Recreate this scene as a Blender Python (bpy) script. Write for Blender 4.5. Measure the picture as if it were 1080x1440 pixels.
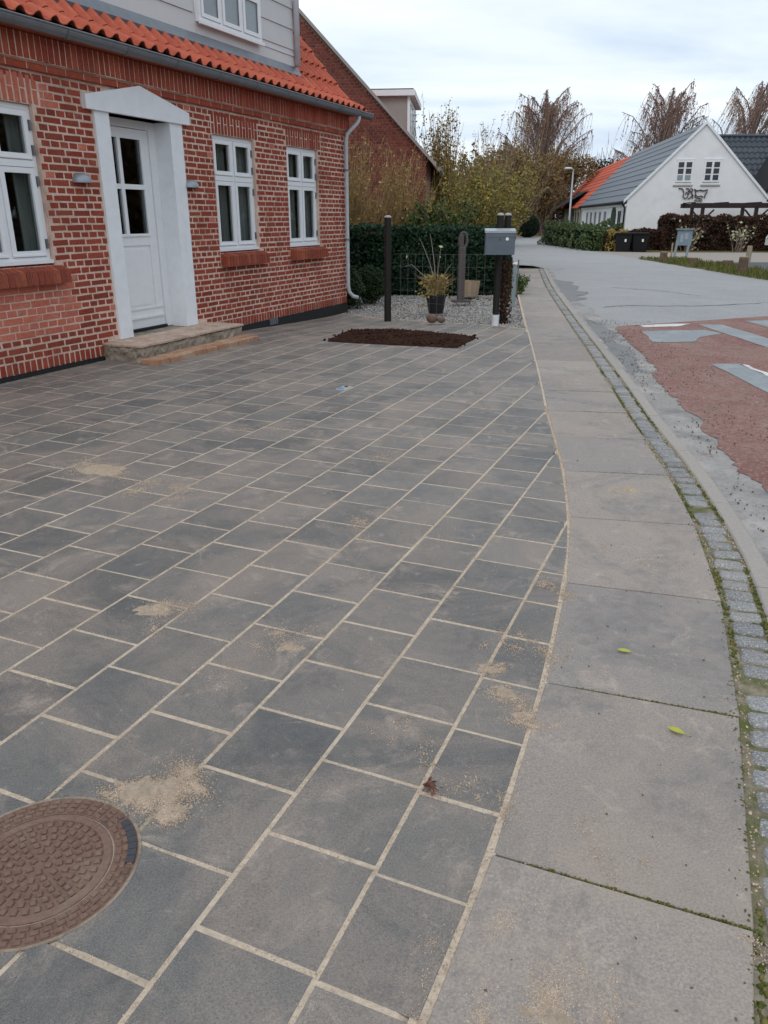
import bpy, math, random
import numpy as np
import mathutils
from mathutils import Vector, Matrix
for o in list(bpy.data.objects): bpy.data.objects.remove(o)
SC = bpy.context.scene
COL = SC.collection
R = random.Random(7)
NR = np.random.default_rng(11)
rad = math.radians

# ------------------------------------------------------------------ camera, sky, sun, exposure
cam_d = bpy.data.cameras.new("camera"); cam = bpy.data.objects.new("camera", cam_d); COL.objects.link(cam)
cam.location = (0, 0, 1.48); cam.rotation_euler = (rad(90 - 20.931), 0, 0)
cam_d.sensor_fit = 'VERTICAL'; cam_d.sensor_height = 36; cam_d.sensor_width = 27; cam_d.lens = 27.125
cam_d.clip_start = .05; cam_d.clip_end = 2000
SC.camera = cam
SUN_EL, SUN_AZ = rad(48), rad(250)
world = bpy.data.worlds.new("World"); SC.world = world; world.use_nodes = True
wn, wl = world.node_tree.nodes, world.node_tree.links
wn.clear()
wout = wn.new('ShaderNodeOutputWorld')
sky = wn.new('ShaderNodeTexSky'); sky.sky_type = 'NISHITA'; sky.sun_disc = False
sky.sun_elevation = SUN_EL; sky.sun_rotation = SUN_AZ
b1 = wn.new('ShaderNodeBackground'); b1.inputs[1].default_value = .1; wl.new(sky.outputs[0], b1.inputs[0])
tc = wn.new('ShaderNodeTexCoord')
sx = wn.new('ShaderNodeSeparateXYZ'); wl.new(tc.outputs['Generated'], sx.inputs[0])
def wmath(op, a, b=None):
    n = wn.new('ShaderNodeMath'); n.operation = op
    for i, v in enumerate((a, b)):
        if v is None: continue
        if isinstance(v, (int, float)): n.inputs[i].default_value = v
        else: wl.new(v, n.inputs[i])
    return n.outputs[0]
zz = wmath('ADD', wmath('ABSOLUTE', sx.outputs[2]), .13)
cx = wn.new('ShaderNodeCombineXYZ')
wl.new(wmath('DIVIDE', sx.outputs[0], zz), cx.inputs[0]); wl.new(wmath('DIVIDE', sx.outputs[1], zz), cx.inputs[1])
mp = wn.new('ShaderNodeMapping'); wl.new(cx.outputs[0], mp.inputs[0]); mp.inputs['Scale'].default_value = (.55, 1.0, 1); mp.inputs['Location'].default_value = (3.2, 1.4, 0)
n1 = wn.new('ShaderNodeTexNoise'); n1.inputs['Scale'].default_value = 1.1; n1.inputs['Detail'].default_value = 7; n1.inputs['Roughness'].default_value = .55; n1.inputs['Distortion'].default_value = .25
wl.new(mp.outputs[0], n1.inputs['Vector'])
cr = wn.new('ShaderNodeValToRGB'); wl.new(n1.outputs[0], cr.inputs[0])
e = cr.color_ramp.elements
e[0].position = .36; e[0].color = (.62, .72, .85, 1)
e[1].position = .62; e[1].color = (.90, .955, 1.0, 1)
el = e.new(.48); el.color = (.76, .85, .95, 1)
b2 = wn.new('ShaderNodeBackground'); b2.inputs[1].default_value = .98; wl.new(cr.outputs[0], b2.inputs[0])
mx = wn.new('ShaderNodeMixShader'); mx.inputs[0].default_value = .93
wl.new(b1.outputs[0], mx.inputs[1]); wl.new(b2.outputs[0], mx.inputs[2]); wl.new(mx.outputs[0], wout.inputs[0])
sun_d = bpy.data.lights.new("sun", 'SUN'); sun_d.energy = .6; sun_d.angle = rad(25); sun_d.color = (1, .96, .9)
sun = bpy.data.objects.new("sun", sun_d); COL.objects.link(sun)
sun.rotation_euler = (rad(90) - SUN_EL, 0, rad(-20))
SC.view_settings.view_transform = 'Standard'; SC.view_settings.look = 'None'
SC.view_settings.exposure = .25; SC.view_settings.gamma = 1; SC.view_settings.use_curve_mapping = False
SC.render.engine = 'CYCLES'
SC.cycles.max_bounces = 6; SC.cycles.transparent_max_bounces = 12

# ------------------------------------------------------------------ materials
def pmat(name, cols, rough=.85, nscale=25, namt=.35, bump=.15, bscale=90, spec=.25, metallic=0, dust=(), speck=None, rand=True, stretch=None, coat=0):
    m = bpy.data.materials.new(name); m.use_nodes = True
    N, L = m.node_tree.nodes, m.node_tree.links
    p = N['Principled BSDF']
    p.inputs['Roughness'].default_value = rough; p.inputs['Specular IOR Level'].default_value = spec; p.inputs['Metallic'].default_value = metallic
    if coat: p.inputs['Coat Weight'].default_value = coat
    g = N.new('ShaderNodeNewGeometry'); vec = g.outputs['Position']
    if stretch:
        q = N.new('ShaderNodeMapping'); q.inputs['Scale'].default_value = stretch; L.new(vec, q.inputs[0]); vs = q.outputs[0]
    else: vs = vec
    def noise(scale, detail=5, rough=.6, v=None):
        n = N.new('ShaderNodeTexNoise'); n.inputs['Scale'].default_value = scale; n.inputs['Detail'].default_value = detail
        n.inputs['Roughness'].default_value = rough; L.new(v or vs, n.inputs['Vector']); return n.outputs[0]
    def math_(op, a, b=0, c=None):
        n = N.new('ShaderNodeMath'); n.operation = op
        for i, v in enumerate((a, b, c)):
            if v is None: continue
            if isinstance(v, (int, float)): n.inputs[i].default_value = v
            else: L.new(v, n.inputs[i])
        return n.outputs[0]
    def mapr(x, lo, hi, a=0, b=1):
        n = N.new('ShaderNodeMapRange'); n.inputs[1].default_value = lo; n.inputs[2].default_value = hi; n.inputs[3].default_value = a; n.inputs[4].default_value = b
        L.new(x, n.inputs[0]); return n.outputs[0]
    def mix(f, a, b, mode='MIX'):
        n = N.new('ShaderNodeMix'); n.data_type = 'RGBA'; n.blend_type = mode
        if isinstance(f, (int, float)): n.inputs[0].default_value = f
        else: L.new(f, n.inputs[0])
        for i, v in ((6, a), (7, b)):
            if isinstance(v, tuple): n.inputs[i].default_value = (*v, 1)
            else: L.new(v, n.inputs[i])
        return n.outputs[2]
    if len(cols) > 1:
        if rand:
            oi = N.new('ShaderNodeObjectInfo')
            x = math_('FRACT', math_('ADD', g.outputs['Random Per Island'], oi.outputs['Random']))
        else: x = mapr(noise(nscale * .35, 4), .3, .7)
        ramp = N.new('ShaderNodeValToRGB'); L.new(x, ramp.inputs[0])
        el = ramp.color_ramp.elements
        for i, c in enumerate(cols):
            pos = i / (len(cols) - 1)
            if i < 2: el[i].position = pos; el[i].color = (*c, 1)
            else: q = el.new(pos); q.color = (*c, 1)
        if len(cols) > 2:
            pass
        col = ramp.outputs[0]
    else:
        r_ = N.new('ShaderNodeRGB'); r_.outputs[0].default_value = (*cols[0], 1); col = r_.outputs[0]
    if namt:
        v = mapr(noise(nscale), .25, .75, 1 - namt / 2, 1 + namt / 2)
        cb = N.new('ShaderNodeCombineXYZ')
        for i in range(3): L.new(v, cb.inputs[i])
        col = mix(1.0, col, cb.outputs[0], 'MULTIPLY')
    if speck:
        sc, lo, hi, c, amt = speck
        col = mix(mapr(noise(sc, 2, .5), lo, hi, 0, amt), col, c)
    for (c, sc, lo, hi, amt, *gr) in dust:
        k = mapr(noise(sc, 8, .66, vec), lo, hi, 0, amt)
        if gr:   # broken up into grains
            wv = N.new('ShaderNodeTexNoise'); wv.inputs['Scale'].default_value = sc; wv.inputs['Detail'].default_value = 9; wv.inputs['Roughness'].default_value = .74; wv.inputs['Distortion'].default_value = .9
            L.new(vec, wv.inputs['Vector']); k = mapr(wv.outputs[0], lo, hi, 0, amt)
            k = math_('MULTIPLY', k, mapr(noise(gr[0], 3, .7, vec), .36, .60, .15, 1.0))
        col = mix(k, col, c)
    L.new(col, p.inputs['Base Color'])
    if bump:
        b = N.new('ShaderNodeBump'); b.inputs['Strength'].default_value = bump; b.inputs['Distance'].default_value = .01
        L.new(noise(bscale, 4, .6), b.inputs['Height']); L.new(b.outputs[0], p.inputs['Normal'])
    return m

def glass_mat(name, tint):
    m = bpy.data.materials.new(name); m.use_nodes = True
    N, L = m.node_tree.nodes, m.node_tree.links; N.remove(N['Principled BSDF'])
    t = N.new('ShaderNodeBsdfTransparent'); t.inputs[0].default_value = (*tint, 1)
    gl = N.new('ShaderNodeBsdfGlossy'); gl.inputs['Roughness'].default_value = .02
    lw = N.new('ShaderNodeLayerWeight'); lw.inputs[0].default_value = .5
    pw = N.new('ShaderNodeMath'); pw.operation = 'POWER'; pw.inputs[1].default_value = 5; L.new(lw.outputs['Facing'], pw.inputs[0])
    f = N.new('ShaderNodeMath'); f.operation = 'MULTIPLY_ADD'; f.inputs[1].default_value = .96; f.inputs[2].default_value = .04; L.new(pw.outputs[0], f.inputs[0])
    x = N.new('ShaderNodeMixShader'); L.new(f.outputs[0], x.inputs[0]); L.new(t.outputs[0], x.inputs[1]); L.new(gl.outputs[0], x.inputs[2])
    L.new(x.outputs[0], N['Material Output'].inputs[0]); return m

M = {}
SAND = (.46, .37, .27)
M['brick'] = pmat('red brick', [(.27, .052, .032), (.33, .067, .040), (.29, .056, .035), (.36, .080, .049), (.23, .047, .031), (.33, .084, .052)], .9, 40, .5, .5, 120, .15, dust=[((.11, .045, .035), 7, .5, .68, .6, 60), ((.5, .38, .32), 10, .58, .75, .4, 90), ((.14, .07, .055), .9, .52, .68, .5, 20)])
M['repair_brick'] = pmat('salmon repair brick', [(.50, .14, .09), (.58, .18, .12), (.46, .13, .09)], .9, 40, .35, .4, 120, .15, dust=[((.6, .4, .33), 12, .5, .75, .45)])
M['rowlock'] = pmat('brown red rowlock brick', [(.32, .075, .045), (.24, .06, .04), (.4, .11, .06)], .9, 40, .5, .5, 100, .15, dust=[((.1, .06, .04), 10, .5, .7, .6)])
M['frieze'] = pmat('cornice brick', [(.34, .075, .045), (.28, .06, .04), (.4, .095, .055)], .9, 40, .45, .4, 100, .15, dust=[((.14, .07, .05), 8, .5, .7, .5)])
M['mortar'] = pmat('pink beige mortar', [(.70, .525, .43)], .95, 30, .3, .5, 150, .1, rand=False, dust=[((.44, .29, .23), 3, .46, .66, .7), ((.28, .19, .15), 1.6, .53, .68, .6)])
M['old_brick'] = pmat('neighbour brick', [(.165, .045, .036), (.215, .055, .042), (.13, .038, .032), (.25, .075, .055)], .9, 30, .4, .3, 90, .15, dust=[((.1, .05, .045), 1.2, .5, .7, .5)])
M['old_mortar'] = pmat('neighbour mortar', [(.33, .2, .155)], .95, 30, .3, .3, 90, .1)
M['plinth'] = pmat('black tarred plinth', [(.018, .018, .02)], .75, 20, .5, .3, 60, .3, dust=[((.25, .2, .16), 14, .62, .8, .3)])
M['white_paint'] = pmat('white window paint', [(.80, .81, .83)], .45, 12, .06, .03, 60, .4)
M['white_render'] = pmat('white stucco', [(.80, .815, .84)], .8, 9, .1, .12, 60, .25, dust=[((.5, .5, .46), 3.5, .55, .8, .3)])
M['white_wash'] = pmat('whitewashed wall', [(.81, .81, .82)], .9, 2, .1, .1, 20, .15, dust=[((.5, .48, .45), .9, .5, .75, .3)])
M['grey_board'] = pmat('pale grey dormer board', [(.60, .60, .60)], .75, 5, .08, .05, 40, .25, dust=[((.45, .44, .43), 2.5, .5, .75, .3)])
M['dormer_cheek'] = pmat('weathered grey panel', [(.34, .31, .29)], .85, 5, .2, .1, 40, .2, dust=[((.2, .17, .15), 2.5, .5, .75, .5)])
M['zinc'] = pmat('zinc', [(.21, .225, .245)], .45, 8, .25, .06, 30, .5, metallic=.6, dust=[((.2, .2, .2), 6, .5, .7, .5)])
M['zinc_pale'] = pmat('pale grey pipe', [(.50, .52, .55)], .5, 8, .2, .05, 30, .4)
M['roof_tile'] = pmat('orange clay pantile', [(.50, .12, .07), (.56, .145, .085), (.46, .105, .062)], .8, 16, .3, .2, 60, .25, dust=[((.3, .09, .06), 5, .52, .75, .45)])
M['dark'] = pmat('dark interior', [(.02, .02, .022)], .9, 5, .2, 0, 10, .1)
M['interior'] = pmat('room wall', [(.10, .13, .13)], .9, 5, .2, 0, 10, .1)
M['curtain'] = pmat('grey green curtain', [(.50, .51, .49)], .95, 6, .2, 0, 10, .1, stretch=(8, 8, .6))
M['blind'] = pmat('pale blind', [(.55, .58, .6)], .9, 6, .1, 0, 10, .1)
M['carton'] = pmat('cardboard', [(.45, .31, .16)], .9, 10, .15, 0, 10, .1)
M['glass'] = glass_mat('window glass', (.74, .77, .77))
M['hinge'] = pmat('steel hinge', [(.2, .2, .21)], .5, 20, .2, 0, 10, .5, metallic=.6)
M['lamp_metal'] = pmat('galvanised lamp', [(.32, .35, .39)], .5, 15, .2, .05, 40, .4, metallic=.5)
M['step_stone'] = pmat('old step concrete', [(.30, .25, .2), (.4, .34, .28)], .95, 12, .6, .8, 45, .15, rand=False, dust=[((.09, .09, .055), 5, .46, .62, .85, 30), ((.55, .47, .38), 12, .56, .75, .6, 60)])
M['step_top'] = pmat('worn step tile', [(.46, .33, .255), (.54, .41, .33), (.40, .27, .2)], .9, 14, .5, .5, 60, .2, dust=[((.62, .53, .45), 4, .45, .66, .75, 40), ((.2, .16, .12), 7, .54, .68, .7, 40)])
M['step_brick'] = pmat('yellow red step brick', [(.40, .225, .14), (.36, .18, .115), (.43, .28, .18)], .9, 14, .4, .4, 70, .2, dust=[(SAND, 9, .45, .7, .6)])
M['paver'] = pmat('dark grey concrete paver', [(.10, .098, .094), (.195, .174, .157), (.125, .122, .116), (.235, .207, .185), (.14, .132, .122), (.18, .17, .157), (.108, .109, .108), (.16, .15, .138)], .5, 230, 1.0, .5, 330, .5,
    dust=[((.075, .076, .076), 2.3, .48, .64, .6, 30), ((.36, .285, .235), 1.3, .44, .59, .68, 140), ((.50, .395, .32), 4.0, .54, .66, .7, 210), ((.25, .21, .185), 15, .5, .7, .5, 300), ((.6, .49, .4), 9, .61, .69, .7, 260)], speck=(520, .64, .72, (.5, .45, .4), .6))
M['slab'] = pmat('pale concrete slab', [(.265, .225, .198), (.335, .285, .248), (.305, .258, .226), (.278, .245, .225)], .6, 170, .7, .4, 280, .4,
    dust=[((.175, .165, .16), 1.25, .48, .56, .65, 14), ((.40, .32, .26), 2.2, .48, .64, .65, 120), ((.56, .46, .37), 6.5, .56, .68, .7, 190), ((.19, .18, .17), 5, .6, .7, .5, 60), ((.62, .56, .5), 19, .63, .72, .5, 240)], speck=(420, .7, .76, (.12, .11, .1), .5))
M['sand'] = pmat('joint sand', [(.55, .445, .34), (.63, .52, .405)], .97, 60, .4, .6, 250, .1, rand=False, dust=[((.36, .285, .22), 2, .5, .72, .6), ((.22, .18, .14), 11, .56, .7, .5)])
M['grain'] = pmat('sand grains', [(.58, .45, .34), (.42, .32, .235), (.66, .54, .43), (.32, .24, .18)], .95, 20, .2, 0, 10, .15)
M['heap'] = pmat('loose sand', [(.48, .375, .28), (.56, .45, .345)], .97, 60, .5, .9, 300, .1, rand=False, dust=[((.3, .23, .17), 30, .48, .66, .6, 200)])
M['grain_film'] = pmat('gritty sand film', [(.34, .27, .21)], .95, 60, .6, .6, 250, .1, dust=[((.12, .10, .085), 9, .48, .62, .8, 60)])
M['strip_bed'] = pmat('mossy grit', [(.15, .13, .09), (.26, .22, .16), (.10, .105, .045)], .95, 40, .6, .7, 120, .1, rand=False, dust=[((.1, .12, .03), 6, .48, .62, .85), ((.46, .4, .31), 4, .55, .7, .7)])
M['moss'] = pmat('moss', [(.07, .09, .02), (.12, .13, .035), (.2, .17, .06)], .95, 90, .5, .4, 200, .1)
M['cobble'] = pmat('blue grey granite', [(.225, .222, .222), (.28, .275, .27), (.195, .193, .195), (.30, .288, .27), (.165, .165, .168)], .75, 110, .9, .5, 140, .3, speck=(170, .56, .66, (.6, .6, .6), .7), dust=[((.44, .38, .31), 3.5, .5, .68, .75, 120), ((.1, .11, .05), 12, .58, .7, .5)])
M['kerb'] = pmat('concrete kerb', [(.33, .30, .27), (.38, .345, .31)], .85, 120, .35, .3, 150, .25, dust=[((.4, .35, .3), 3, .5, .7, .5)])
M['asphalt'] = pmat('old pale asphalt', [(.335, .33, .33)], .72, 40, .8, .8, 80, .35, dust=[((.25, .25, .255), .35, .47, .62, .6, 12), ((.42, .40, .385), .9, .5, .68, .6, 30), ((.19, .185, .185), 3.2, .56, .70, .5, 25)], speck=(120, .6, .7, (.16, .16, .16), .6))
M['asphalt_dark'] = pmat('dark asphalt', [(.085, .09, .1)], .75, 90, .4, .3, 160, .3)
M['patch'] = pmat('dark worn asphalt patch', [(.215, .212, .21)], .75, 60, .6, .5, 120, .3, dust=[((.3, .28, .26), 2.5, .5, .7, .7, 40), ((.07, .065, .06), 4, .54, .7, .6, 30)])
M['gutter_dust'] = pmat('dusty gutter concrete', [(.31, .295, .28)], .9, 40, .4, .4, 120, .2, dust=[((.47, .44, .41), 1.3, .48, .66, .8), ((.17, .165, .165), 2.3, .5, .68, .8), ((.22, .15, .12), 9, .58, .7, .7)])
M['red_asphalt'] = pmat('worn red asphalt', [(.235, .105, .092)], .85, 45, .7, .9, 70, .25, dust=[((.33, .235, .195), .8, .38, .58, .8, 22), ((.17, .07, .062), 1.7, .5, .66, .7, 35), ((.22, .16, .11), 2.6, .5, .66, .75, 28), ((.5, .4, .35), 6, .58, .7, .6, 60)], speck=(45, .58, .68, (.45, .34, .3), .6))
M['block_paint'] = pmat('grey white road paint', [(.265, .285, .295)], .75, 20, .25, .2, 80, .3, dust=[((.45, .46, .45), 1.8, .5, .7, .6), ((.2, .19, .19), 4, .6, .75, .5)])
M['white_road_paint'] = pmat('white road paint', [(.66, .65, .63)], .8, 20, .25, .2, 80, .3, dust=[((.4, .33, .3), 5, .5, .7, .7)])
M['iron'] = pmat('rusty brown cast iron', [(.18, .108, .08), (.205, .125, .093)], .75, 60, .5, .4, 120, .35, metallic=.15, dust=[((.26, .19, .14), 6, .5, .72, .6), ((.05, .045, .05), 9, .6, .75, .7)])
M['dark_iron'] = pmat('black iron', [(.05, .05, .056)], .65, 60, .4, .2, 120, .4)
M['soil'] = pmat('dark planting soil', [(.026, .012, .008), (.045, .021, .014)], .95, 30, .7, 1.0, 70, .1, rand=False, dust=[((.12, .065, .04), 2.4, .58, .72, .6)])
M['clod'] = pmat('soil clods', [(.03, .012, .008), (.06, .026, .017), (.045, .02, .012)], .95, 60, .5, .5, 90, .1)
M['gravel_bed'] = pmat('gravel dust', [(.25, .23, .21), (.34, .31, .28)], .95, 60, .5, .5, 60, .1, rand=False)
M['gravel'] = pmat('pale gravel', [(.38, .37, .35), (.24, .235, .235), (.5, .47, .43), (.3, .27, .24), (.42, .41, .41), (.17, .165, .165)], .9, 30, .3, 0, 10, .2)
M['earth'] = pmat('garden earth', [(.05, .04, .025), (.09, .07, .04)], .95, 3, .6, .5, 20, .1, rand=False, dust=[((.06, .08, .02), 1.5, .45, .6, .7)])
M['verge'] = pmat('grass verge soil', [(.09, .085, .035), (.13, .115, .05)], .95, 5, .5, .5, 30, .1, rand=False)
M['path'] = pmat('pale gravel drive', [(.33, .29, .26)], .95, 20, .4, .3, 60, .15)
M['black_wood'] = pmat('black stained wood', [(.012, .01, .009)], .6, 20, .5, .2, 60, .35, stretch=(6, 6, .6))
M['post_cap'] = pmat('weathered grey cap', [(.4, .38, .34)], .85, 30, .4, .3, 60, .2)
M['white_foot'] = pmat('white painted post foot', [(.62, .64, .66)], .8, 30, .25, .2, 60, .2, dust=[((.3, .27, .23), 12, .55, .7, .6)])
M['grey_wood'] = pmat('weathered grey wood', [(.10, .085, .085)], .85, 30, .5, .3, 60, .2, stretch=(8, 8, .6))
M['mailbox'] = pmat('blue grey metal mailbox', [(.105, .132, .158)], .45, 8, .12, .03, 60, .45)
M['mailbox_lid'] = pmat('pale mailbox lid', [(.34, .37, .4)], .45, 8, .12, .03, 60, .45)
M['sticker'] = pmat('white sticker', [(.8, .8, .78)], .6, 8, .05, 0, 60, .3)
M['blue'] = pmat('blue marker cap', [(.05, .28, .62)], .5, 8, .2, 0, 60, .4)
M['crate'] = pmat('pale wooden tub', [(.38, .29, .2), (.3, .22, .15)], .85, 20, .4, .2, 60, .2, stretch=(2, 2, 6))
M['pot'] = pmat('black plastic pot', [(.012, .012, .013)], .5, 8, .2, 0, 60, .4)
M['rootball'] = pmat('brown stone ball', [(.13, .085, .06), (.18, .13, .1)], .9, 30, .5, .5, 50, .15, rand=False)
M['bark'] = pmat('brown bark', [(.09, .06, .045), (.13, .095, .075)], .95, 20, .6, .5, 50, .1, rand=False)
M['birch_bark'] = pmat('birch bark', [(.10, .08, .075), (.2, .18, .17)], .95, 6, .6, .2, 20, .1, rand=False)
M['twig'] = pmat('thin twigs', [(.22, .155, .13), (.29, .21, .18), (.18, .13, .11)], .95, 6, .3, 0, 20, .1)
M['grey_twig'] = pmat('grey twigs', [(.24, .2, .19), (.3, .26, .25)], .95, 6, .3, 0, 20, .1)
M['gold_twig'] = pmat('golden brown stems', [(.33, .22, .11), (.42, .3, .15), (.26, .18, .1)], .9, 6, .3, 0, 20, .1)
def leafm(name, cols): return pmat(name, cols, .7, 4, .3, 0, 10, .25)
M['birch_leaf'] = leafm('red brown birch leaves', [(.24, .105, .08), (.3, .14, .095), (.18, .09, .075), (.32, .2, .11)])
M['hedge_leaf'] = leafm('dark hedge leaves', [(.012, .035, .018), (.022, .055, .026), (.016, .042, .024), (.035, .07, .028)])
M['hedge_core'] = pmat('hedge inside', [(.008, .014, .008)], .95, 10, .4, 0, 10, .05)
M['box_leaf'] = leafm('box leaves', [(.012, .03, .012), (.028, .055, .018), (.05, .075, .02)])
M['gold_leaf'] = leafm('golden brown leaves', [(.38, .27, .075), (.27, .19, .06), (.45, .33, .09), (.2, .165, .055)])
M['hazel_leaf'] = leafm('yellow green leaves', [(.24, .195, .045), (.31, .215, .055), (.15, .155, .034), (.37, .265, .055), (.19, .18, .04), (.12, .13, .035)])
M['green_leaf'] = leafm('mid green leaves', [(.05, .085, .02), (.08, .12, .028), (.035, .06, .018), (.13, .14, .03)])
M['brown_leaf'] = leafm('brown autumn leaves', [(.19, .115, .045), (.25, .155, .055), (.13, .09, .04), (.2, .165, .055)])
M['dark_leaf'] = leafm('evergreen leaves', [(.015, .03, .018), (.03, .05, .025), (.02, .04, .02)])
M['beech_leaf'] = leafm('red beech leaves', [(.045, .022, .015), (.075, .032, .02), (.03, .018, .013), (.11, .05, .025)])
M['holly_leaf'] = leafm('laurel leaves', [(.05, .085, .035), (.08, .125, .05), (.13, .165, .06), (.05, .075, .03)])
M['grass'] = leafm('verge grass', [(.1, .12, .025), (.17, .17, .04), (.07, .09, .02), (.22, .19, .06)])
M['pale_leaf'] = leafm('pale leaves', [(.4, .42, .25), (.5, .48, .3)])
M['ivy'] = leafm('rusty ivy', [(.08, .03, .018), (.05, .022, .014), (.1, .06, .02)])
M['fallen_leaf'] = pmat('fallen yellow leaf', [(.40, .39, .06)], .6, 60, .3, .1, 80, .3)
M['dead_leaf'] = pmat('dead red leaf', [(.16, .07, .05)], .8, 60, .4, .2, 80, .2)
M['steel_roof'] = pmat('blue grey roof', [(.10, .118, .145), (.115, .132, .158)], .55, 3, .15, .05, 20, .4)
M['dark_roof'] = pmat('dark blue black tiles', [(.035, .042, .055), (.05, .058, .072), (.03, .036, .047)], .45, 3, .2, .05, 20, .45)
M['orange_roof'] = pmat('orange red roof', [(.46, .085, .045), (.52, .11, .055), (.42, .075, .04)], .8, 3, .3, .05, 20, .25)
M['black_roof'] = pmat('black felt roof', [(.02, .02, .021)], .8, 3, .2, 0, 20, .3)
M['brown_beam'] = pmat('dark brown beam', [(.035, .022, .02)], .7, 5, .4, .1, 20, .3)
M['tan_wall'] = pmat('yellow grey wall', [(.42, .38, .29)], .9, 3, .25, 0, 20, .2)
M['green_door'] = pmat('dark green door', [(.02, .05, .025)], .7, 5, .3, 0, 20, .3)
M['window_dark'] = pmat('dark glazing', [(.02, .025, .03)], .15, 5, .2, 0, 20, .5)
M['pane_grey'] = pmat('curtained glazing', [(.25, .29, .31)], .2, 3, .3, 0, 20, .5)
M['lamp_pole'] = pmat('galvanised pole', [(.36, .39, .42)], .5, 4, .2, 0, 20, .4, metallic=.3)
M['lamp_glass'] = pmat('lamp head', [(.62, .64, .63)], .4, 4, .1, 0, 20, .4)
M['bin'] = pmat('black bin plastic', [(.008, .008, .009)], .85, 4, .2, 0, 20, .4)
M['sign_blue'] = pmat('pale blue board', [(.2, .27, .33)], .6, 4, .15, 0, 20, .3)
M['sign_leg'] = pmat('grey green wood', [(.22, .27, .28)], .8, 8, .3, 0, 20, .3)
M['stump'] = pmat('brown stump', [(.12, .085, .06), (.17, .12, .085)], .9, 12, .6, .4, 30, .2, rand=False)
M['stump_top'] = pmat('pale sawn wood', [(.33, .27, .2)], .9, 12, .4, .2, 30, .2)
M['wrought'] = pmat('rusty wrought iron', [(.10, .075, .07)], .8, 12, .4, 0, 30, .3)
M['car_paint'] = pmat('white car paint', [(.7, .7, .7)], .25, 3, .03, 0, 30, .5, coat=.6)
M['rubber'] = pmat('tyre rubber', [(.02, .02, .02)], .8, 8, .2, 0, 30, .3)

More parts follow.
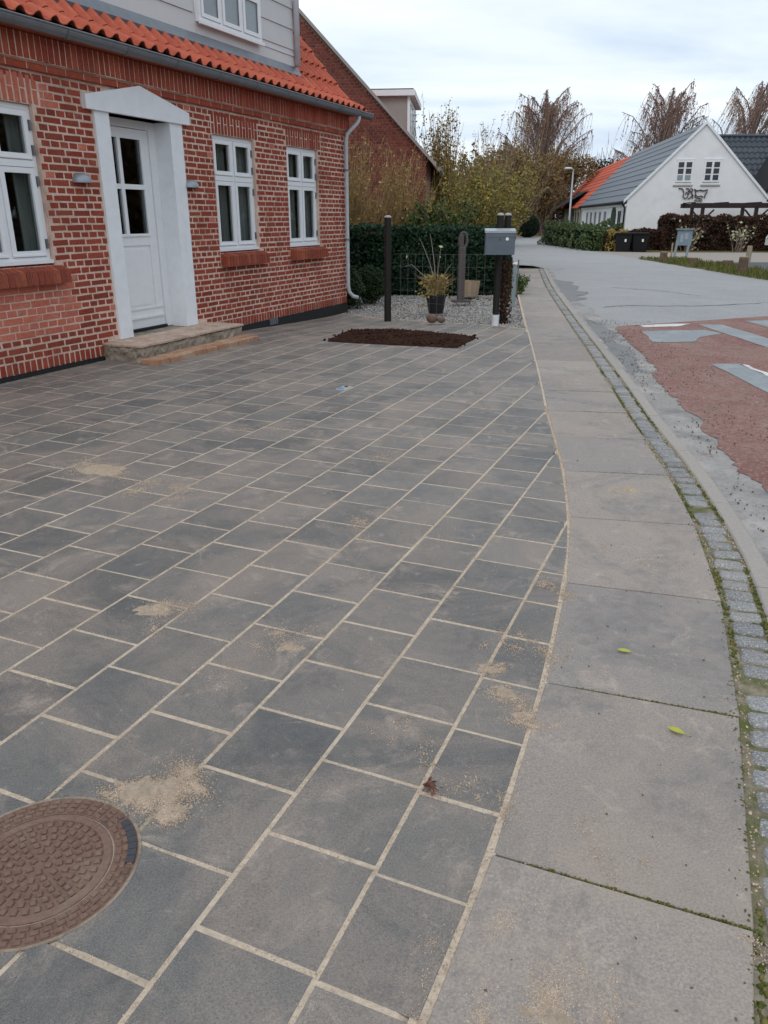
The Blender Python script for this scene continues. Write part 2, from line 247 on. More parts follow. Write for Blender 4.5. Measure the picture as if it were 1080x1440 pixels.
# ------------------------------------------------------------------ mesh helpers
class MB:
    def __init__(s): s.v = []; s.f = []
    def add(s, vs, fs):
        b = len(s.v); s.v += [tuple(x) for x in vs]; s.f += [tuple(i + b for i in f) for f in fs]; return s
    def box(s, x0, x1, y0, y1, z0, z1):
        return s.add([(x0, y0, z0), (x1, y0, z0), (x1, y1, z0), (x0, y1, z0), (x0, y0, z1), (x1, y0, z1), (x1, y1, z1), (x0, y1, z1)],
                     [(0, 3, 2, 1), (4, 5, 6, 7), (0, 1, 5, 4), (1, 2, 6, 5), (2, 3, 7, 6), (3, 0, 4, 7)])
    def cbox(s, x0, x1, y0, y1, z0, z1, c=.004):
        """box with all vertical and top edges chamfered"""
        def ring(x0, x1, y0, y1, z): return [(x0 + c, y0, z), (x1 - c, y0, z), (x1, y0 + c, z), (x1, y1 - c, z), (x1 - c, y1, z), (x0 + c, y1, z), (x0, y1 - c, z), (x0, y0 + c, z)]
        vs = ring(x0, x1, y0, y1, z0) + ring(x0, x1, y0, y1, z1 - c) + ring(x0 + c, x1 - c, y0 + c, y1 - c, z1)
        fs = [tuple(range(7, -1, -1)), tuple(range(16, 24))]
        for r in (0, 8):
            for i in range(8): fs.append((r + i, r + (i + 1) % 8, r + 8 + (i + 1) % 8, r + 8 + i))
        return s.add(vs, fs)
    def prism(s, poly, z0, z1, c=0):
        """vertical prism of a ccw polygon (x, y); top edge chamfered by c"""
        n = len(poly)
        zf = (lambda z, p: z(p) if callable(z) else z)
        vs = [(p[0], p[1], zf(z0, p)) for p in poly]
        if c:
            cxy = (sum(p[0] for p in poly) / n, sum(p[1] for p in poly) / n)
            vs += [(p[0], p[1], zf(z1, p) - c) for p in poly]
            for p in poly:
                dx, dy = cxy[0] - p[0], cxy[1] - p[1]; l = math.hypot(dx, dy) or 1
                k = min(c * 1.4, l * .5); vs.append((p[0] + dx / l * k, p[1] + dy / l * k, zf(z1, p)))
            fs = [tuple(range(n - 1, -1, -1)), tuple(range(2 * n, 3 * n))]
            for r in (0, n):
                for i in range(n): fs.append((r + i, r + (i + 1) % n, r + n + (i + 1) % n, r + n + i))
        else:
            vs += [(p[0], p[1], zf(z1, p)) for p in poly]
            fs = [tuple(range(n - 1, -1, -1)), tuple(range(n, 2 * n))]
            for i in range(n): fs.append((i, (i + 1) % n, n + (i + 1) % n, n + i))
        return s.add(vs, fs)
    def extrude_xz(s, poly, y0, y1):
        n = len(poly)
        vs = [(x, y0, z) for x, z in poly] + [(x, y1, z) for x, z in poly]
        fs = [tuple(range(n)), tuple(range(2 * n - 1, n - 1, -1))]
        for i in range(n): fs.append((i, i + n, (i + 1) % n + n, (i + 1) % n))
        return s.add(vs, fs)
    def brick(s, s0, s1, z0, z1, tf, depth=.1, ch=.006, jit=.0028):
        j = lambda: R.uniform(-jit, jit)
        a = [(s0 + j(), z0 + j()), (s1 + j(), z0 + j()), (s1 + j(), z1 + j()), (s0 + j(), z1 + j())]
        sg = [(1, 1), (-1, 1), (-1, -1), (1, -1)]
        vs = [(x, -tf + depth, z) for x, z in a] + [(x, -tf + ch, z) for x, z in a] + [(x + q[0] * ch, -tf, z + q[1] * ch) for (x, z), q in zip(a, sg)]
        fs = [(8, 9, 10, 11)]
        for r in (0, 4):
            for i in range(4): fs.append((r + i, r + (i + 1) % 4, r + 4 + (i + 1) % 4, r + 4 + i))
        return s.add(vs, fs)
    def tube(s, pts, rads, n=6, cap=True):
        pts = [Vector(p) for p in pts]
        if isinstance(rads, (int, float)): rads = [rads] * len(pts)
        b = len(s.v); up = None
        for i, p in enumerate(pts):
            t = (pts[min(i + 1, len(pts) - 1)] - pts[max(i - 1, 0)])
            if t.length < 1e-9: t = Vector((0, 0, 1))
            t.normalize()
            if up is None: up = t.orthogonal().normalized()
            u = up - t * up.dot(t)
            if u.length < 1e-5: u = t.orthogonal()
            u.normalize(); w = t.cross(u); up = u
            for k in range(n):
                a = 2 * math.pi * k / n; q = p + (u * math.cos(a) + w * math.sin(a)) * rads[i]; s.v.append(tuple(q))
        for i in range(len(pts) - 1):
            for k in range(n):
                s.f.append((b + i * n + k, b + i * n + (k + 1) % n, b + (i + 1) * n + (k + 1) % n, b + (i + 1) * n + k))
        if cap:
            s.f.append(tuple(b + k for k in range(n - 1, -1, -1))); e_ = b + (len(pts) - 1) * n; s.f.append(tuple(e_ + k for k in range(n)))
        return s
    def lathe(s, prof, n=16, c=(0, 0, 0)):
        b = len(s.v)
        for r, z in prof:
            for k in range(n):
                a = 2 * math.pi * k / n; s.v.append((c[0] + r * math.cos(a), c[1] + r * math.sin(a), c[2] + z))
        for i in range(len(prof) - 1):
            for k in range(n): s.f.append((b + i * n + k, b + i * n + (k + 1) % n, b + (i + 1) * n + (k + 1) % n, b + (i + 1) * n + k))
        s.f.append(tuple(b + k for k in range(n - 1, -1, -1))); e_ = b + (len(prof) - 1) * n; s.f.append(tuple(e_ + k for k in range(n)))
        return s
    def mesh(s, name, m, smooth=False):
        me = bpy.data.meshes.new(name); me.from_pydata(s.v, [], s.f); me.update()
        if m: me.materials.append(m)
        if smooth: me.polygons.foreach_set('use_smooth', [True] * len(me.polygons))
        return me
    def build(s, name, m, parent=None, loc=None, rotz=0, smooth=False):
        return link(name, s.mesh(name, m, smooth), parent, loc, rotz)

def link(name, me, parent=None, loc=None, rotz=0):
    o = bpy.data.objects.new(name, me); COL.objects.link(o)
    if parent: o.parent = parent
    if loc: o.location = loc
    if rotz: o.rotation_euler = (0, 0, rotz)
    return o
def tag(o, label=None, cat=None, group=None, kind=None):
    if label: o['label'] = label
    if cat: o['category'] = cat
    if group: o['group'] = group
    if kind: o['kind'] = kind
    return o
def thing(name, label, cat, loc=(0, 0, 0), rotz=0, group=None):
    return tag(link(name, None, None, loc, rotz), label, cat, group)
def struct(o): o['kind'] = 'structure'; return o
def stuff(o): o['kind'] = 'stuff'; return o
def npmesh(name, V, F, m):
    """numpy verts (N,3) and faces (K,4) or (K,3)"""
    me = bpy.data.meshes.new(name); k = F.shape[1]
    me.vertices.add(len(V)); me.vertices.foreach_set('co', V.astype(np.float32).ravel())
    me.loops.add(F.size); me.loops.foreach_set('vertex_index', F.astype(np.int32).ravel())
    me.polygons.add(len(F)); me.polygons.foreach_set('loop_start', np.arange(0, F.size, k, dtype=np.int32))
    me.update(calc_edges=True); me.validate(); me.materials.append(m); return me
def rot_mats(n):
    q = NR.normal(size=(n, 4)); q /= np.linalg.norm(q, axis=1, keepdims=True)
    w, x, y, z = q.T
    return np.stack([1 - 2 * (y * y + z * z), 2 * (x * y - z * w), 2 * (x * z + y * w), 2 * (x * y + z * w), 1 - 2 * (x * x + z * z), 2 * (y * z - x * w), 2 * (x * z - y * w), 2 * (y * z + x * w), 1 - 2 * (x * x + y * y)], 1).reshape(n, 3, 3)
OCT_V = np.array([(1, 0, 0), (-1, 0, 0), (0, 1, 0), (0, -1, 0), (0, 0, .7), (0, 0, -.7)], float)
OCT_F = np.array([(0, 2, 4), (2, 1, 4), (1, 3, 4), (3, 0, 4), (2, 0, 5), (1, 2, 5), (3, 1, 5), (0, 3, 5)])
LEAF_V = np.array([(0, -.5, 0), (.3, 0, .06), (0, .5, 0), (-.3, 0, .06)], float)
LEAF_F = np.array([(0, 1, 2, 3)])
def scatter(P, S, bv=OCT_V, bf=OCT_F, aniso=0, rots=None):
    n = len(P); Rm = rot_mats(n) if rots is None else rots
    b = bv[None] * np.asarray(S).reshape(n, 1, 1)
    if aniso: b = b * NR.uniform(1 - aniso, 1 + aniso, (n, 1, 3))
    V = np.einsum('nij,nkj->nki', Rm, b) + P[:, None]
    F = bf[None] + (np.arange(n) * len(bv))[:, None, None]
    return V.reshape(-1, 3), F.reshape(-1, bf.shape[1])
def leaves(name, P, size, m, parent=None, spread=.45):
    S = size * NR.uniform(1 - spread, 1 + spread, len(P))
    V, F = scatter(np.asarray(P), S, LEAF_V, LEAF_F)
    return link(name, npmesh(name, V, F, m), parent)

# ------------------------------------------------------------------ house frame: s along the wall, t out into the yard
TH = rad(22.996); DX, DY = math.sin(TH), math.cos(TH); P0 = (-3.641, 7.267)
def w2(s, t): return (P0[0] + s * DX + t * DY, P0[1] + s * DY - t * DX)
def st_of(x, y):
    x -= P0[0]; y -= P0[1]; return (x * DX + y * DY, x * DY - y * DX)
HROT = math.atan2(DY, DX)
def ss(x): x = max(0, min(1, x)); return x * x * (3 - 2 * x)
def zg(x, y):
    s, t = st_of(x, y); return -.125 * ss((s - 2.8) / 4.6) * ss((4.0 - t) / 3.4)
# ------------------------------------------------------------------ SETTING: ground sheets
def grid_sheet(name, x0, x1, y0, y1, n, m, zf, keep=None):
    nx, ny = n; vs = []; fs = []
    for j in range(ny + 1):
        for i in range(nx + 1):
            x = x0 + (x1 - x0) * i / nx; y = y0 + (y1 - y0) * j / ny; vs.append((x, y, zf(x, y)))
    for j in range(ny):
        for i in range(nx):
            if keep and not keep(x0 + (x1 - x0) * (i + .5) / nx, y0 + (y1 - y0) * (j + .5) / ny): continue
            a = j * (nx + 1) + i; fs.append((a, a + 1, a + nx + 2, a + nx + 1))
    return struct(MB().add(vs, fs).build(name, m))
def base_z(x, y): return -.34 if (-16 < x < 5 and -6 < y < 24) else -.07
grid_sheet('ground', -500, 500, -60, 900, (100, 96), M['earth'], lambda x, y: -.34)
# curve of the sidewalk's left edge
CURVE = [(-1.05, -1.22), (-.415, -.055), (.077, 1.056), (.266, 1.491), (.544, 2.244), (.823, 3.153), (.962, 3.715), (1.148, 4.769), (1.325, 6.127), (1.60, 7.995), (2.30, 13.069), (3.0, 18.0), (3.72, 22.5), (4.15, 25.2)]
def catmull(P, step=.05):
    out = []
    P = [np.array(p, float) for p in P]
    P = [2 * P[0] - P[1]] + P + [2 * P[-1] - P[-2]]
    for i in range(1, len(P) - 2):
        n = max(2, int(np.linalg.norm(P[i + 1] - P[i]) / step))
        for k in range(n):
            u = k / n
            out.append(.5 * ((2 * P[i]) + (-P[i - 1] + P[i + 1]) * u + (2 * P[i - 1] - 5 * P[i] + 4 * P[i + 1] - P[i + 2]) * u * u + (-P[i - 1] + 3 * P[i] - 3 * P[i + 1] + P[i + 2]) * u ** 3))
    out.append(P[-2]); return np.array(out)
CV = catmull(CURVE); ARC = np.concatenate([[0], np.cumsum(np.linalg.norm(np.diff(CV, axis=0), axis=1))])
def cpt(a, off=0):
    a = max(0, min(ARC[-1], a))
    x = np.interp(a, ARC, CV[:, 0]); y = np.interp(a, ARC, CV[:, 1])
    x1 = np.interp(min(a + .15, ARC[-1]), ARC, CV[:, 0]); y1 = np.interp(min(a + .15, ARC[-1]), ARC, CV[:, 1])
    x0 = np.interp(max(a - .15, 0), ARC, CV[:, 0]); y0 = np.interp(max(a - .15, 0), ARC, CV[:, 1])
    tx, ty = x1 - x0, y1 - y0; l = math.hypot(tx, ty); tx /= l; ty /= l
    if off > .3: off -= .034 * max(0, min(1, (2.9 - y) / 1.3))   # the walk narrows slightly at the near end
    return (x + ty * off, y - tx * off)
CST = np.array([st_of(x, y) for x, y in CV])
def curve_t(s): return float(np.interp(s, CST[:, 0], CST[:, 1]))
ARC0 = float(ARC[np.argmin((CV[:, 0] - .266) ** 2 + (CV[:, 1] - 1.491) ** 2)])
def ribbon(name, o0, o1, z, m, a0=0, a1=None, step=.25):
    a1 = a1 or ARC[-1]; n = int((a1 - a0) / step); vs = []; fs = []
    for i in range(n + 1):
        a = a0 + (a1 - a0) * i / n
        for o in (o0, o1):
            x, y = cpt(a, o); vs.append((x, y, z))
        if i: k = 2 * i; fs.append((k - 2, k - 1, k + 1, k))
    return MB().add(vs, fs).build(name, m)
# sidewalk
SW = .63
sidewalk = struct(ribbon('sidewalk', -.012, SW + .02, -.010, M['strip_bed']))
k = -3
for k in range(-3, 40):
    a = ARC0 + k * .806
    if a < 0.05 or a + .8 > ARC[-1]: continue
    g = .0035 + R.uniform(0, .002)
    c4 = [cpt(a + g, .006), cpt(a + g, SW + R.uniform(-.004, .004)), cpt(a + .806 - g, SW + R.uniform(-.004, .004)), cpt(a + .806 - g, .006)]
    ox, oy = c4[0]
    dz = [R.uniform(-.0012, .0016) for _ in range(4)]
    P = [(x - ox, y - oy) for x, y in c4]
    zt = {tuple(p): d for p, d in zip(P, dz)}
    mb = MB().prism(P, -.07, lambda p: zt[tuple(p)], .003)
    o = mb.build('slab', M['slab'], sidewalk, (ox, oy, .0014))
# cobble strip
strip = struct(ribbon('cobble_strip', SW + .02, SW + .16, -.012, M['strip_bed']))
cob_meshes = []
for q in range(6):
    mb = MB(); c = .012
    def ring(hx, hy, z, n=10, e=.28):
        out = []
        for i in range(n):
            t = 2 * math.pi * (i + .5) / n; cx_, sy_ = math.cos(t), math.sin(t)
            out.append((hx * math.copysign(abs(cx_) ** e, cx_) * (1 + R.uniform(-.05, .05)), hy * math.copysign(abs(sy_) ** e, sy_) * (1 + R.uniform(-.05, .05)), z))
        return out
    n = 10
    rings = [ring(.058, .0455, -.05), ring(.058, .0455, -.010), ring(.056, .0435, -.002), ring(.047, .035, .0025 + R.uniform(-.001, .002))]
    vs = sum(rings, []); fs = []
    for r in range(3):
        for i in range(n): fs.append((r * n + i, r * n + (i + 1) % n, (r + 1) * n + (i + 1) % n, (r + 1) * n + i))
    vs.append((0, 0, .004)); 
    for i in range(n): fs.append((3 * n + i, 3 * n + (i + 1) % n, 4 * n))
    mb.add(vs, fs); cob_meshes.append(mb.mesh('cobble', M['cobble'], True))
a = ARC0 - 1.2; i = 0
while a < ARC[-1] - .3 and i < 290:
    off = SW + .084 + R.uniform(-.006, .006); x, y = cpt(a, off); x2, y2 = cpt(a + .05, off)
    if R.random() > .03:
        o = link('cobble', cob_meshes[i % 6], strip, (x, y, -.006 + R.uniform(-.004, .004)))
        o.rotation_euler = (R.uniform(-.05, .05), R.uniform(-.05, .05), math.atan2(y2 - y, x2 - x) - math.pi / 2 + R.uniform(-.13, .13))
        o.scale = (R.uniform(.9, 1.08), R.uniform(.84, 1.06), 1); i += 1
    a += R.uniform(.09, .104)
# kerb
kerb = struct(ribbon('kerb', SW + .15, SW + .3, -.058, M['strip_bed']))
a = ARC0 - 2.2
while a < ARC[-1] - 1.02:
    n = 4; L_ = 1.0
    lft = [cpt(a + .003 + (L_ - .006) * i / n, SW + .162) for i in range(n + 1)]; rgt = [cpt(a + .003 + (L_ - .006) * i / n, SW + .262) for i in range(n + 1)]
    ox, oy = lft[0]; mb = MB(); vs = []; c = .008
    for (x, y), (x2, y2) in zip(lft, rgt):
        x -= ox; y -= oy; x2 -= ox; y2 -= oy; ux, uy = (x2 - x) / .1, (y2 - y) / .1
        vs += [(x, y, -.2), (x, y, -c), (x + ux * c, y + uy * c, 0), (x2 - ux * c * 2, y2 - uy * c * 2, -.002), (x2, y2, -.016), (x2, y2, -.2)]
    fs = [(0, 1, 2, 3, 4, 5), tuple(6 * n + i for i in (5, 4, 3, 2, 1, 0))]
    for j in range(n):
        for i in range(5): fs.append((6 * j + i, 6 * j + 6 + i, 6 * j + 7 + i, 6 * j + 1 + i))
    mb.add(vs, fs); mb.build('kerb_stone', M['kerb'], kerb, (ox, oy, -.003 + R.uniform(-.003, .002)))
    a += 1.0
# road
ZR = -.024
vs = []; fs = []; left = [cpt(a, SW + .255) for a in np.linspace(0, ARC[-1], 60)]
left += [(4.9, 26.6), (4.0, 27.6), (0, 29), (0, 44), (5, 56), (2, 66)]
rightx = [9.75 if y < 50 else 9.9 + (y - 50) * .17 for _, y in left]
for i, ((x, y), rx) in enumerate(zip(left, rightx)):
    vs += [(x, y, ZR), (rx, y, ZR)]
    if i: q = 2 * i; fs.append((q - 2, q - 1, q + 1, q))
struct(MB().add(vs, fs).build('road', M['asphalt']))
# dusty gutter strip beside the kerb
gm = MB(); vs = []; fs = []
for i, a in enumerate(np.linspace(0, ARC[-1], 120)):
    x, y = cpt(a, SW + .258); w = .44 + .06 * math.sin(a * 2.1) + .05 * math.sin(a * 5.3)
    if y > 11: w *= max(.3, 1 - (y - 11) * .12)
    x2, y2 = cpt(a, SW + .258 + w); vs += [(x, y, ZR + .004), (x2, y2, ZR + .004)]
    if i: q = 2 * i; fs.append((q - 2, q - 1, q + 1, q))
struct(MB().add(vs, fs).build('road_gutter', M['gutter_dust']))
def sheet(name, poly, z, m, parent=None): 
    return MB().add([(x, y, z) for x, y in poly], [tuple(range(len(poly)))]).build(name, m, parent)
edge = []
for y in np.linspace(-1.5, 11.2, 260):
    a = float(np.interp(y, CV[:, 1], ARC)); nz = mathutils.noise.noise
    x = cpt(a, SW + .286 + .25)[0] + .10 * nz((y * .9, 0, 0)) + .07 * nz((y * 3.1, 5, 0)) + .05 * nz((y * 9, 9, 0)) + .03 * nz((y * 25, 2, 0)) + (.1 if y > 8 else 0)
    edge.append((x, y))
red = struct(sheet('red_road_surface', edge + [(3.42, 11.54), (6.2, 12.77), (9.7, 14.3), (9.7, -1.5)], ZR + .008, M['red_asphalt']))
def paint(name, poly, m, lab=None): o = sheet(name, poly, ZR + .012, m, red); return o
def wobble(poly, n=5, amp=.02):
    out = []
    for i in range(len(poly)):
        a, b = poly[i], poly[(i + 1) % len(poly)]
        for k in range(n): u = k / n; out.append((a[0] + (b[0] - a[0]) * u + R.uniform(-amp, amp), a[1] + (b[1] - a[1]) * u + R.uniform(-amp, amp)))
    return out
paint('painted_block', wobble([(3.62, 11.02), (3.44, 9.95), (3.95, 10.0), (4.2, 10.4), (4.62, 10.75), (4.55, 11.1)], 4), M['block_paint'])
paint('painted_stripe', wobble([(4.66, 11.7), (5.02, 11.7), (5.10, 8.2), (4.72, 8.2)], 8, .012), M['block_paint'])
paint('painted_stripe', wobble([(5.55, 12.13), (5.92, 12.2), (6.05, 8.7), (5.68, 8.7)], 8, .012), M['block_paint'])
paint('painted_stripe', wobble([(6.6, 12.6), (6.97, 12.7), (7.1, 9.2), (6.73, 9.2)], 8, .012), M['block_paint'])
paint('painted_stripe', wobble([(3.555, 8.42), (3.868, 8.42), (3.80, 5.0), (3.42, 5.0)], 8, .012), M['block_paint'])
paint('painted_stripe', wobble([(7.7, 12.9), (8.05, 13.0), (8.15, 9.5), (7.8, 9.5)], 8, .012), M['block_paint'])
paint('painted_edge', wobble([(3.75, 11.62), (4.35, 11.78), (4.6, 11.78), (4.3, 11.5), (3.8, 11.42)], 3), M['white_road_paint'])
paint('painted_edge', wobble([(3.84, 8.38), (3.92, 8.36), (3.95, 6.9), (3.86, 6.9)], 6, .03), M['white_road_paint'])
# far verge, drive, parking
struct(sheet('grass_verge', [(9.6, -2), (9.6, 29.2), (9.9, 30.6), (10.8, 30.6), (11.2, 27), (11.0, 22), (11.2, -2)], -.04, M['verge']))
for nm, a0, a1, w0, mm in (('asphalt_patch', 9.6, 14.5, .36, 'asphalt_dark'), ('asphalt_patch', 17, 22.5, .7, 'asphalt_dark')):
    lft = [cpt(a, SW + .30) for a in np.linspace(a0, a1, 30)]; rgt = [cpt(a, SW + .30 + w0 * (.6 + .5 * mathutils.noise.noise((a * 1.3, 0, 0)) + .2 * mathutils.noise.noise((a * 5, 3, 0))) * min(1, (a - a0 + .1) * 1.2, (a1 - a + .1) * 1.2)) for a in np.linspace(a0, a1, 30)]
    q = sheet(nm, lft + rgt[::-1], ZR + .0065, M['patch'], bpy.data.objects['road'])
for pts in ([(4.6, 24.9), (5.3, 24.6), (5.6, 25.0)], [(3.9, 14.1), (4.4, 14.4), (5.6, 14.3), (7.2, 14.9)], [(5.2, 18.2), (6.0, 17.4), (6.4, 16.2)]):
    vs = []; fs = []; n = 40
    P_ = [np.array(p) for p in pts]
    for i in range(n + 1):
        u = i / n * (len(P_) - 1); k = min(len(P_) - 2, int(u)); p = P_[k] + (P_[k + 1] - P_[k]) * (u - k); p = p + np.array((R.gauss(0, .02), R.gauss(0, .02))); w = R.uniform(.008, .03)
        vs += [(p[0], p[1] - w, ZR + .0045), (p[0], p[1] + w, ZR + .0045)]
        if i: q = 2 * i; fs.append((q - 2, q - 1, q + 1, q))
    MB().add(vs, fs).build('crack', M['asphalt_dark'], bpy.data.objects['road'])
struct(sheet('parking_area', [(11.1, -2), (10.9, 22), (11.1, 27.2), (11.6, 29), (40, 29), (40, -2)], -.045, M['asphalt_dark']))
struct(sheet('gravel_drive', [(9.6, 30.5), (11.0, 30.5), (11.6, 28.98), (40, 28.98), (40, 36.5), (12, 37.2), (10.4, 38.4), (9.6, 38.8)], -.04, M['path']))
struct(sheet('far_lawn', [(9.6, 38.8), (12, 37.2), (40, 36.5), (140, 30), (260, 260), (-200, 260), (-60, 66), (2, 66), (9, 64.5), (12.6, 66.5), (12.6, 65), (9.9, 50)], -.05, M['verge']))
# driveway bed + pavers
def bed_z(x, y):
    s, t = st_of(x, y)
    if t > curve_t(s): return -.02
    if math.hypot(x + .842, y - 1.451) < .245: return -.006
    return zg(x, y) - .0009
bed = struct(grid_sheet('driveway', -8, 3.2, -2.6, 15.2, (112, 180), M['sand'], bed_z,
    lambda x, y: (lambda s, t: t > -.05 and t < curve_t(s) + .13 and s < 7.4 - t * .43 + .05)(*st_of(x, y))))
ribbon('sand_joint', -.03, .012, -.0008, M['sand']).parent = bed
PIT, TS = .308, .2958
MH = (-.842, 1.451); MHR = .228
SOIL = [(3.62, 1.62), (4.95, 1.32), (5.2, 2.0), (4.72, 3.3), (3.72, 3.33), (3.66, 2.5)]
def inside(p, poly):
    c = False; j = len(poly) - 1
    for i in range(len(poly)):
        if (poly[i][1] > p[1]) != (poly[j][1] > p[1]) and p[0] < (poly[j][0] - poly[i][0]) * (p[1] - poly[i][1]) / (poly[j][1] - poly[i][1]) + poly[i][0]: c = not c
        j = i
    return c
def clip(poly, a, b, c):
    """keep a*x + b*y <= c"""
    out = []
    for i in range(len(poly)):
        p, q = poly[i], poly[(i + 1) % len(poly)]; dp = a * p[0] + b * p[1] - c; dq = a * q[0] + b * q[1] - c
        if dp <= 0: out.append(p)
        if dp * dq < 0: u = dp / (dp - dq); out.append((p[0] + (q[0] - p[0]) * u, p[1] + (q[1] - p[1]) * u))
    return out
def area(p): return abs(sum(p[i][0] * p[(i + 1) % len(p)][1] - p[(i + 1) % len(p)][0] * p[i][1] for i in range(len(p)))) / 2 if len(p) > 2 else 0
tile_full = [MB().prism([(0, -TS), (TS, -TS), (TS, 0), (0, 0)], -.05, 0, .0018).mesh('paver', M['paver']) for _ in range(1)][0]
tiles = []
for row in range(-19, 2):
    t0 = 5.61 + row * PIT; phase = -4.101 + (.154 if row % 2 else 0)   # row 0 is the cut row along the sidewalk
    if row >= 0: phase = -4.101 + .154 - .015
    for c in range(-11, 40):
        s0 = phase + c * PIT + R.uniform(-.002, .002)
        g = (PIT - TS) / 2
        poly = [(s0 + g, t0 + g), (s0 + g + TS, t0 + g), (s0 + g + TS, t0 + g + TS), (s0 + g, t0 + g + TS)]
        full = True
        ta, tb = curve_t(s0), curve_t(s0 + PIT)
        k_ = (tb - ta) / PIT
        pc = clip(poly, -k_, 1, ta - k_ * s0 - .012)
        pc = clip(pc, 1, .43, 7.36) if pc else pc
        pc = clip(pc, 0, -1, -.02) if pc else pc
        if area(pc) < .0015: continue
        full = abs(area(pc) - TS * TS) < 1e-6
        tiles.append((poly, pc, full))
def wl2(pc):  # st -> house-local (s, -t)
    return [(s, -t) for s, t in pc]
cand = []
for poly, pc, full in tiles:
    ms = sum(p[0] for p in pc) / len(pc); mt = sum(p[1] for p in pc) / len(pc); x, y = w2(ms, mt)
    if inside((ms, mt), SOIL) and False: continue
    ed = math.hypot(x, y); vis = y > .9 and abs(x) < .55 * y + .25
    cand.append((0 if vis else 1, ed, poly, pc, full, ms, mt, x, y))
cand.sort(key=lambda c: (c[0], c[1]))
field = MB(); npv = 0
hframe_rot = HROT
for idx, (_, ed, poly, pc, full, ms, mt, x, y) in enumerate(cand):
    z = zg(x, y); dm = math.hypot(x - MH[0], y - MH[1])
    if dm < MHR + .24:   # cut round the manhole, cells of about a centimetre under the sand collar
        ctr = st_of(*MH); n = 26; s0, t0 = poly[0]; mb = MB(); vs = []; fs = []
        for j in range(n + 1):
            gp = lambda q: 0 if q == 0 else TS if q == n else .002 if q == 1 else TS - .002 if q == n - 1 else TS * q / n
            for i in range(n + 1): vs.append((s0 + gp(i), -(t0 + gp(j)), -.0018 if i in (0, n) or j in (0, n) else .0004))
        for j in range(n):
            for i in range(n):
                if math.hypot(s0 + TS * (i + .5) / n - ctr[0], t0 + TS * (j + .5) / n - ctr[1]) > MHR + .002:
                    q = j * (n + 1) + i; fs.append((q, q + n + 1, q + n + 2, q + 1))
        if len(fs) < 60: continue
        vs = [(a_ - ms, b_ + mt, c_) for a_, b_, c_ in vs]
        mb.add(vs, fs); mb.build('paver', M['paver'], bed, (x, y, z), HROT); npv += 1; continue
    tilt = (R.uniform(-.0016, .0016), R.uniform(-.0016, .0016)); dz = R.uniform(.0002, .0012)
    if npv < 296:
        if full:
            # tile origin at its (s0, t0) corner
            ox, oy = w2(*poly[0]); z00 = zg(ox, oy); zs = zg(*w2(*poly[1])) - z00; zt_ = zg(*w2(*poly[3])) - z00
            o = link('paver', tile_full, bed, (ox, oy, z00 + dz)); o.rotation_euler = (tilt[0] - zt_ / TS, tilt[1] - zs / TS, HROT + R.uniform(-.003, .003))
        else:
            pl = [(s - ms, -(t - mt)) for s, t in pc][::-1]
            o = MB().prism(pl, -.05, (lambda p, ms=ms, mt=mt, z=z: zg(*w2(p[0] + ms, mt - p[1])) - z), .0018).build('paver', M['paver'], bed, (x, y, z + dz), HROT)
        npv += 1
    else:
        pl = [w2(s, t) for s, t in pc][::-1]
        field.prism(pl, -.25, lambda p, dz=dz: zg(*p) + dz, .0028)
stuff(field.build('paver', M['paver'], bed))

# ------------------------------------------------------------------ MANHOLE
mh = thing('manhole_cover', 'round rusty brown cast iron manhole cover with raised studs set in the grey paving', 'manhole', (*MH, 0), HROT)
mb = MB(); n = 64
def annulus(mb, r0, r1, z0, z1, n=64):
    vs = []; fs = []
    for i in range(n):
        a = 2 * math.pi * i / n; c, s_ = math.cos(a), math.sin(a)
        vs += [(r0 * c, r0 * s_, z1), (r1 * c, r1 * s_, z1), (r0 * c, r0 * s_, z0), (r1 * c, r1 * s_, z0)]
        j = 4 * i; q = 4 * ((i + 1) % n)
        fs += [(j, j + 1, q + 1, q), (j + 1, j + 3, q + 3, q + 1), (j + 2, j, q, q + 2)]
    mb.add(vs, fs)
annulus(mb, .175, .232, -.03, .0005); mb.build('frame', M['iron'], mh)
mb = MB(); mb.lathe([(.171, -.03), (.171, .001), (.168, .0025), (.150, .0025), (.148, -.001), (0.001, -.001)], 64); mb.build('lid', M['iron'], mh)
mb = MB(); annulus(mb, .2325, .2400, -.02, .0012, 64); mb.build('sand_collar', M['grain_film'], mh)
mb = MB(); annulus(mb, .170, .1755, -.03, -.002, 64); mb.build('sand_ring', M['sand'], mh)
fr = MB()
for (r0, r1, num) in ((.181, .193, 44), (.197, .209, 46), (.213, .226, 48)):
    for i in range(num):
        a0 = 2 * math.pi * (i + .17) / num; a1 = 2 * math.pi * (i + .83) / num; am = (a0 + a1) / 2
        P = [(r0 * math.cos(a0), r0 * math.sin(a0)), (r1 * math.cos(a0), r1 * math.sin(a0)), (r1 * math.cos(a1), r1 * math.sin(a1)), (r0 * math.cos(a1), r0 * math.sin(a1))]
        fr.prism(P, 0, .0045, .002)
fr.build('frame_rib', M['iron'], mh)['kind'] = 'stuff'
stud = MB().prism([(-.0075, -.0065), (.0075, -.0065), (.0075, .0065), (-.0075, .0065)], -.004, .0048, .0022).mesh('stud', M['iron'])
for rr, num in ((.138, 34), (.115, 28), (.093, 23), (.070, 17), (.047, 11), (.022, 5)):
    for i in range(num):
        a_ = 2 * math.pi * (i + .5 * (rr * 10 % 1)) / num
        o = link('stud', stud, mh, (rr * math.cos(a_), rr * math.sin(a_), 0), a_ + R.uniform(-.1, .1))
mb = MB(); 
for i in range(7):
    a0 = -.32 + i * .1 - HROT + .35; P = [(r_ * math.cos(a_), r_ * math.sin(a_)) for r_, a_ in ((.208, a0), (.2285, a0), (.2285, a0 + .105), (.208, a0 + .105))]
    mb.prism(P, 0, .0056)
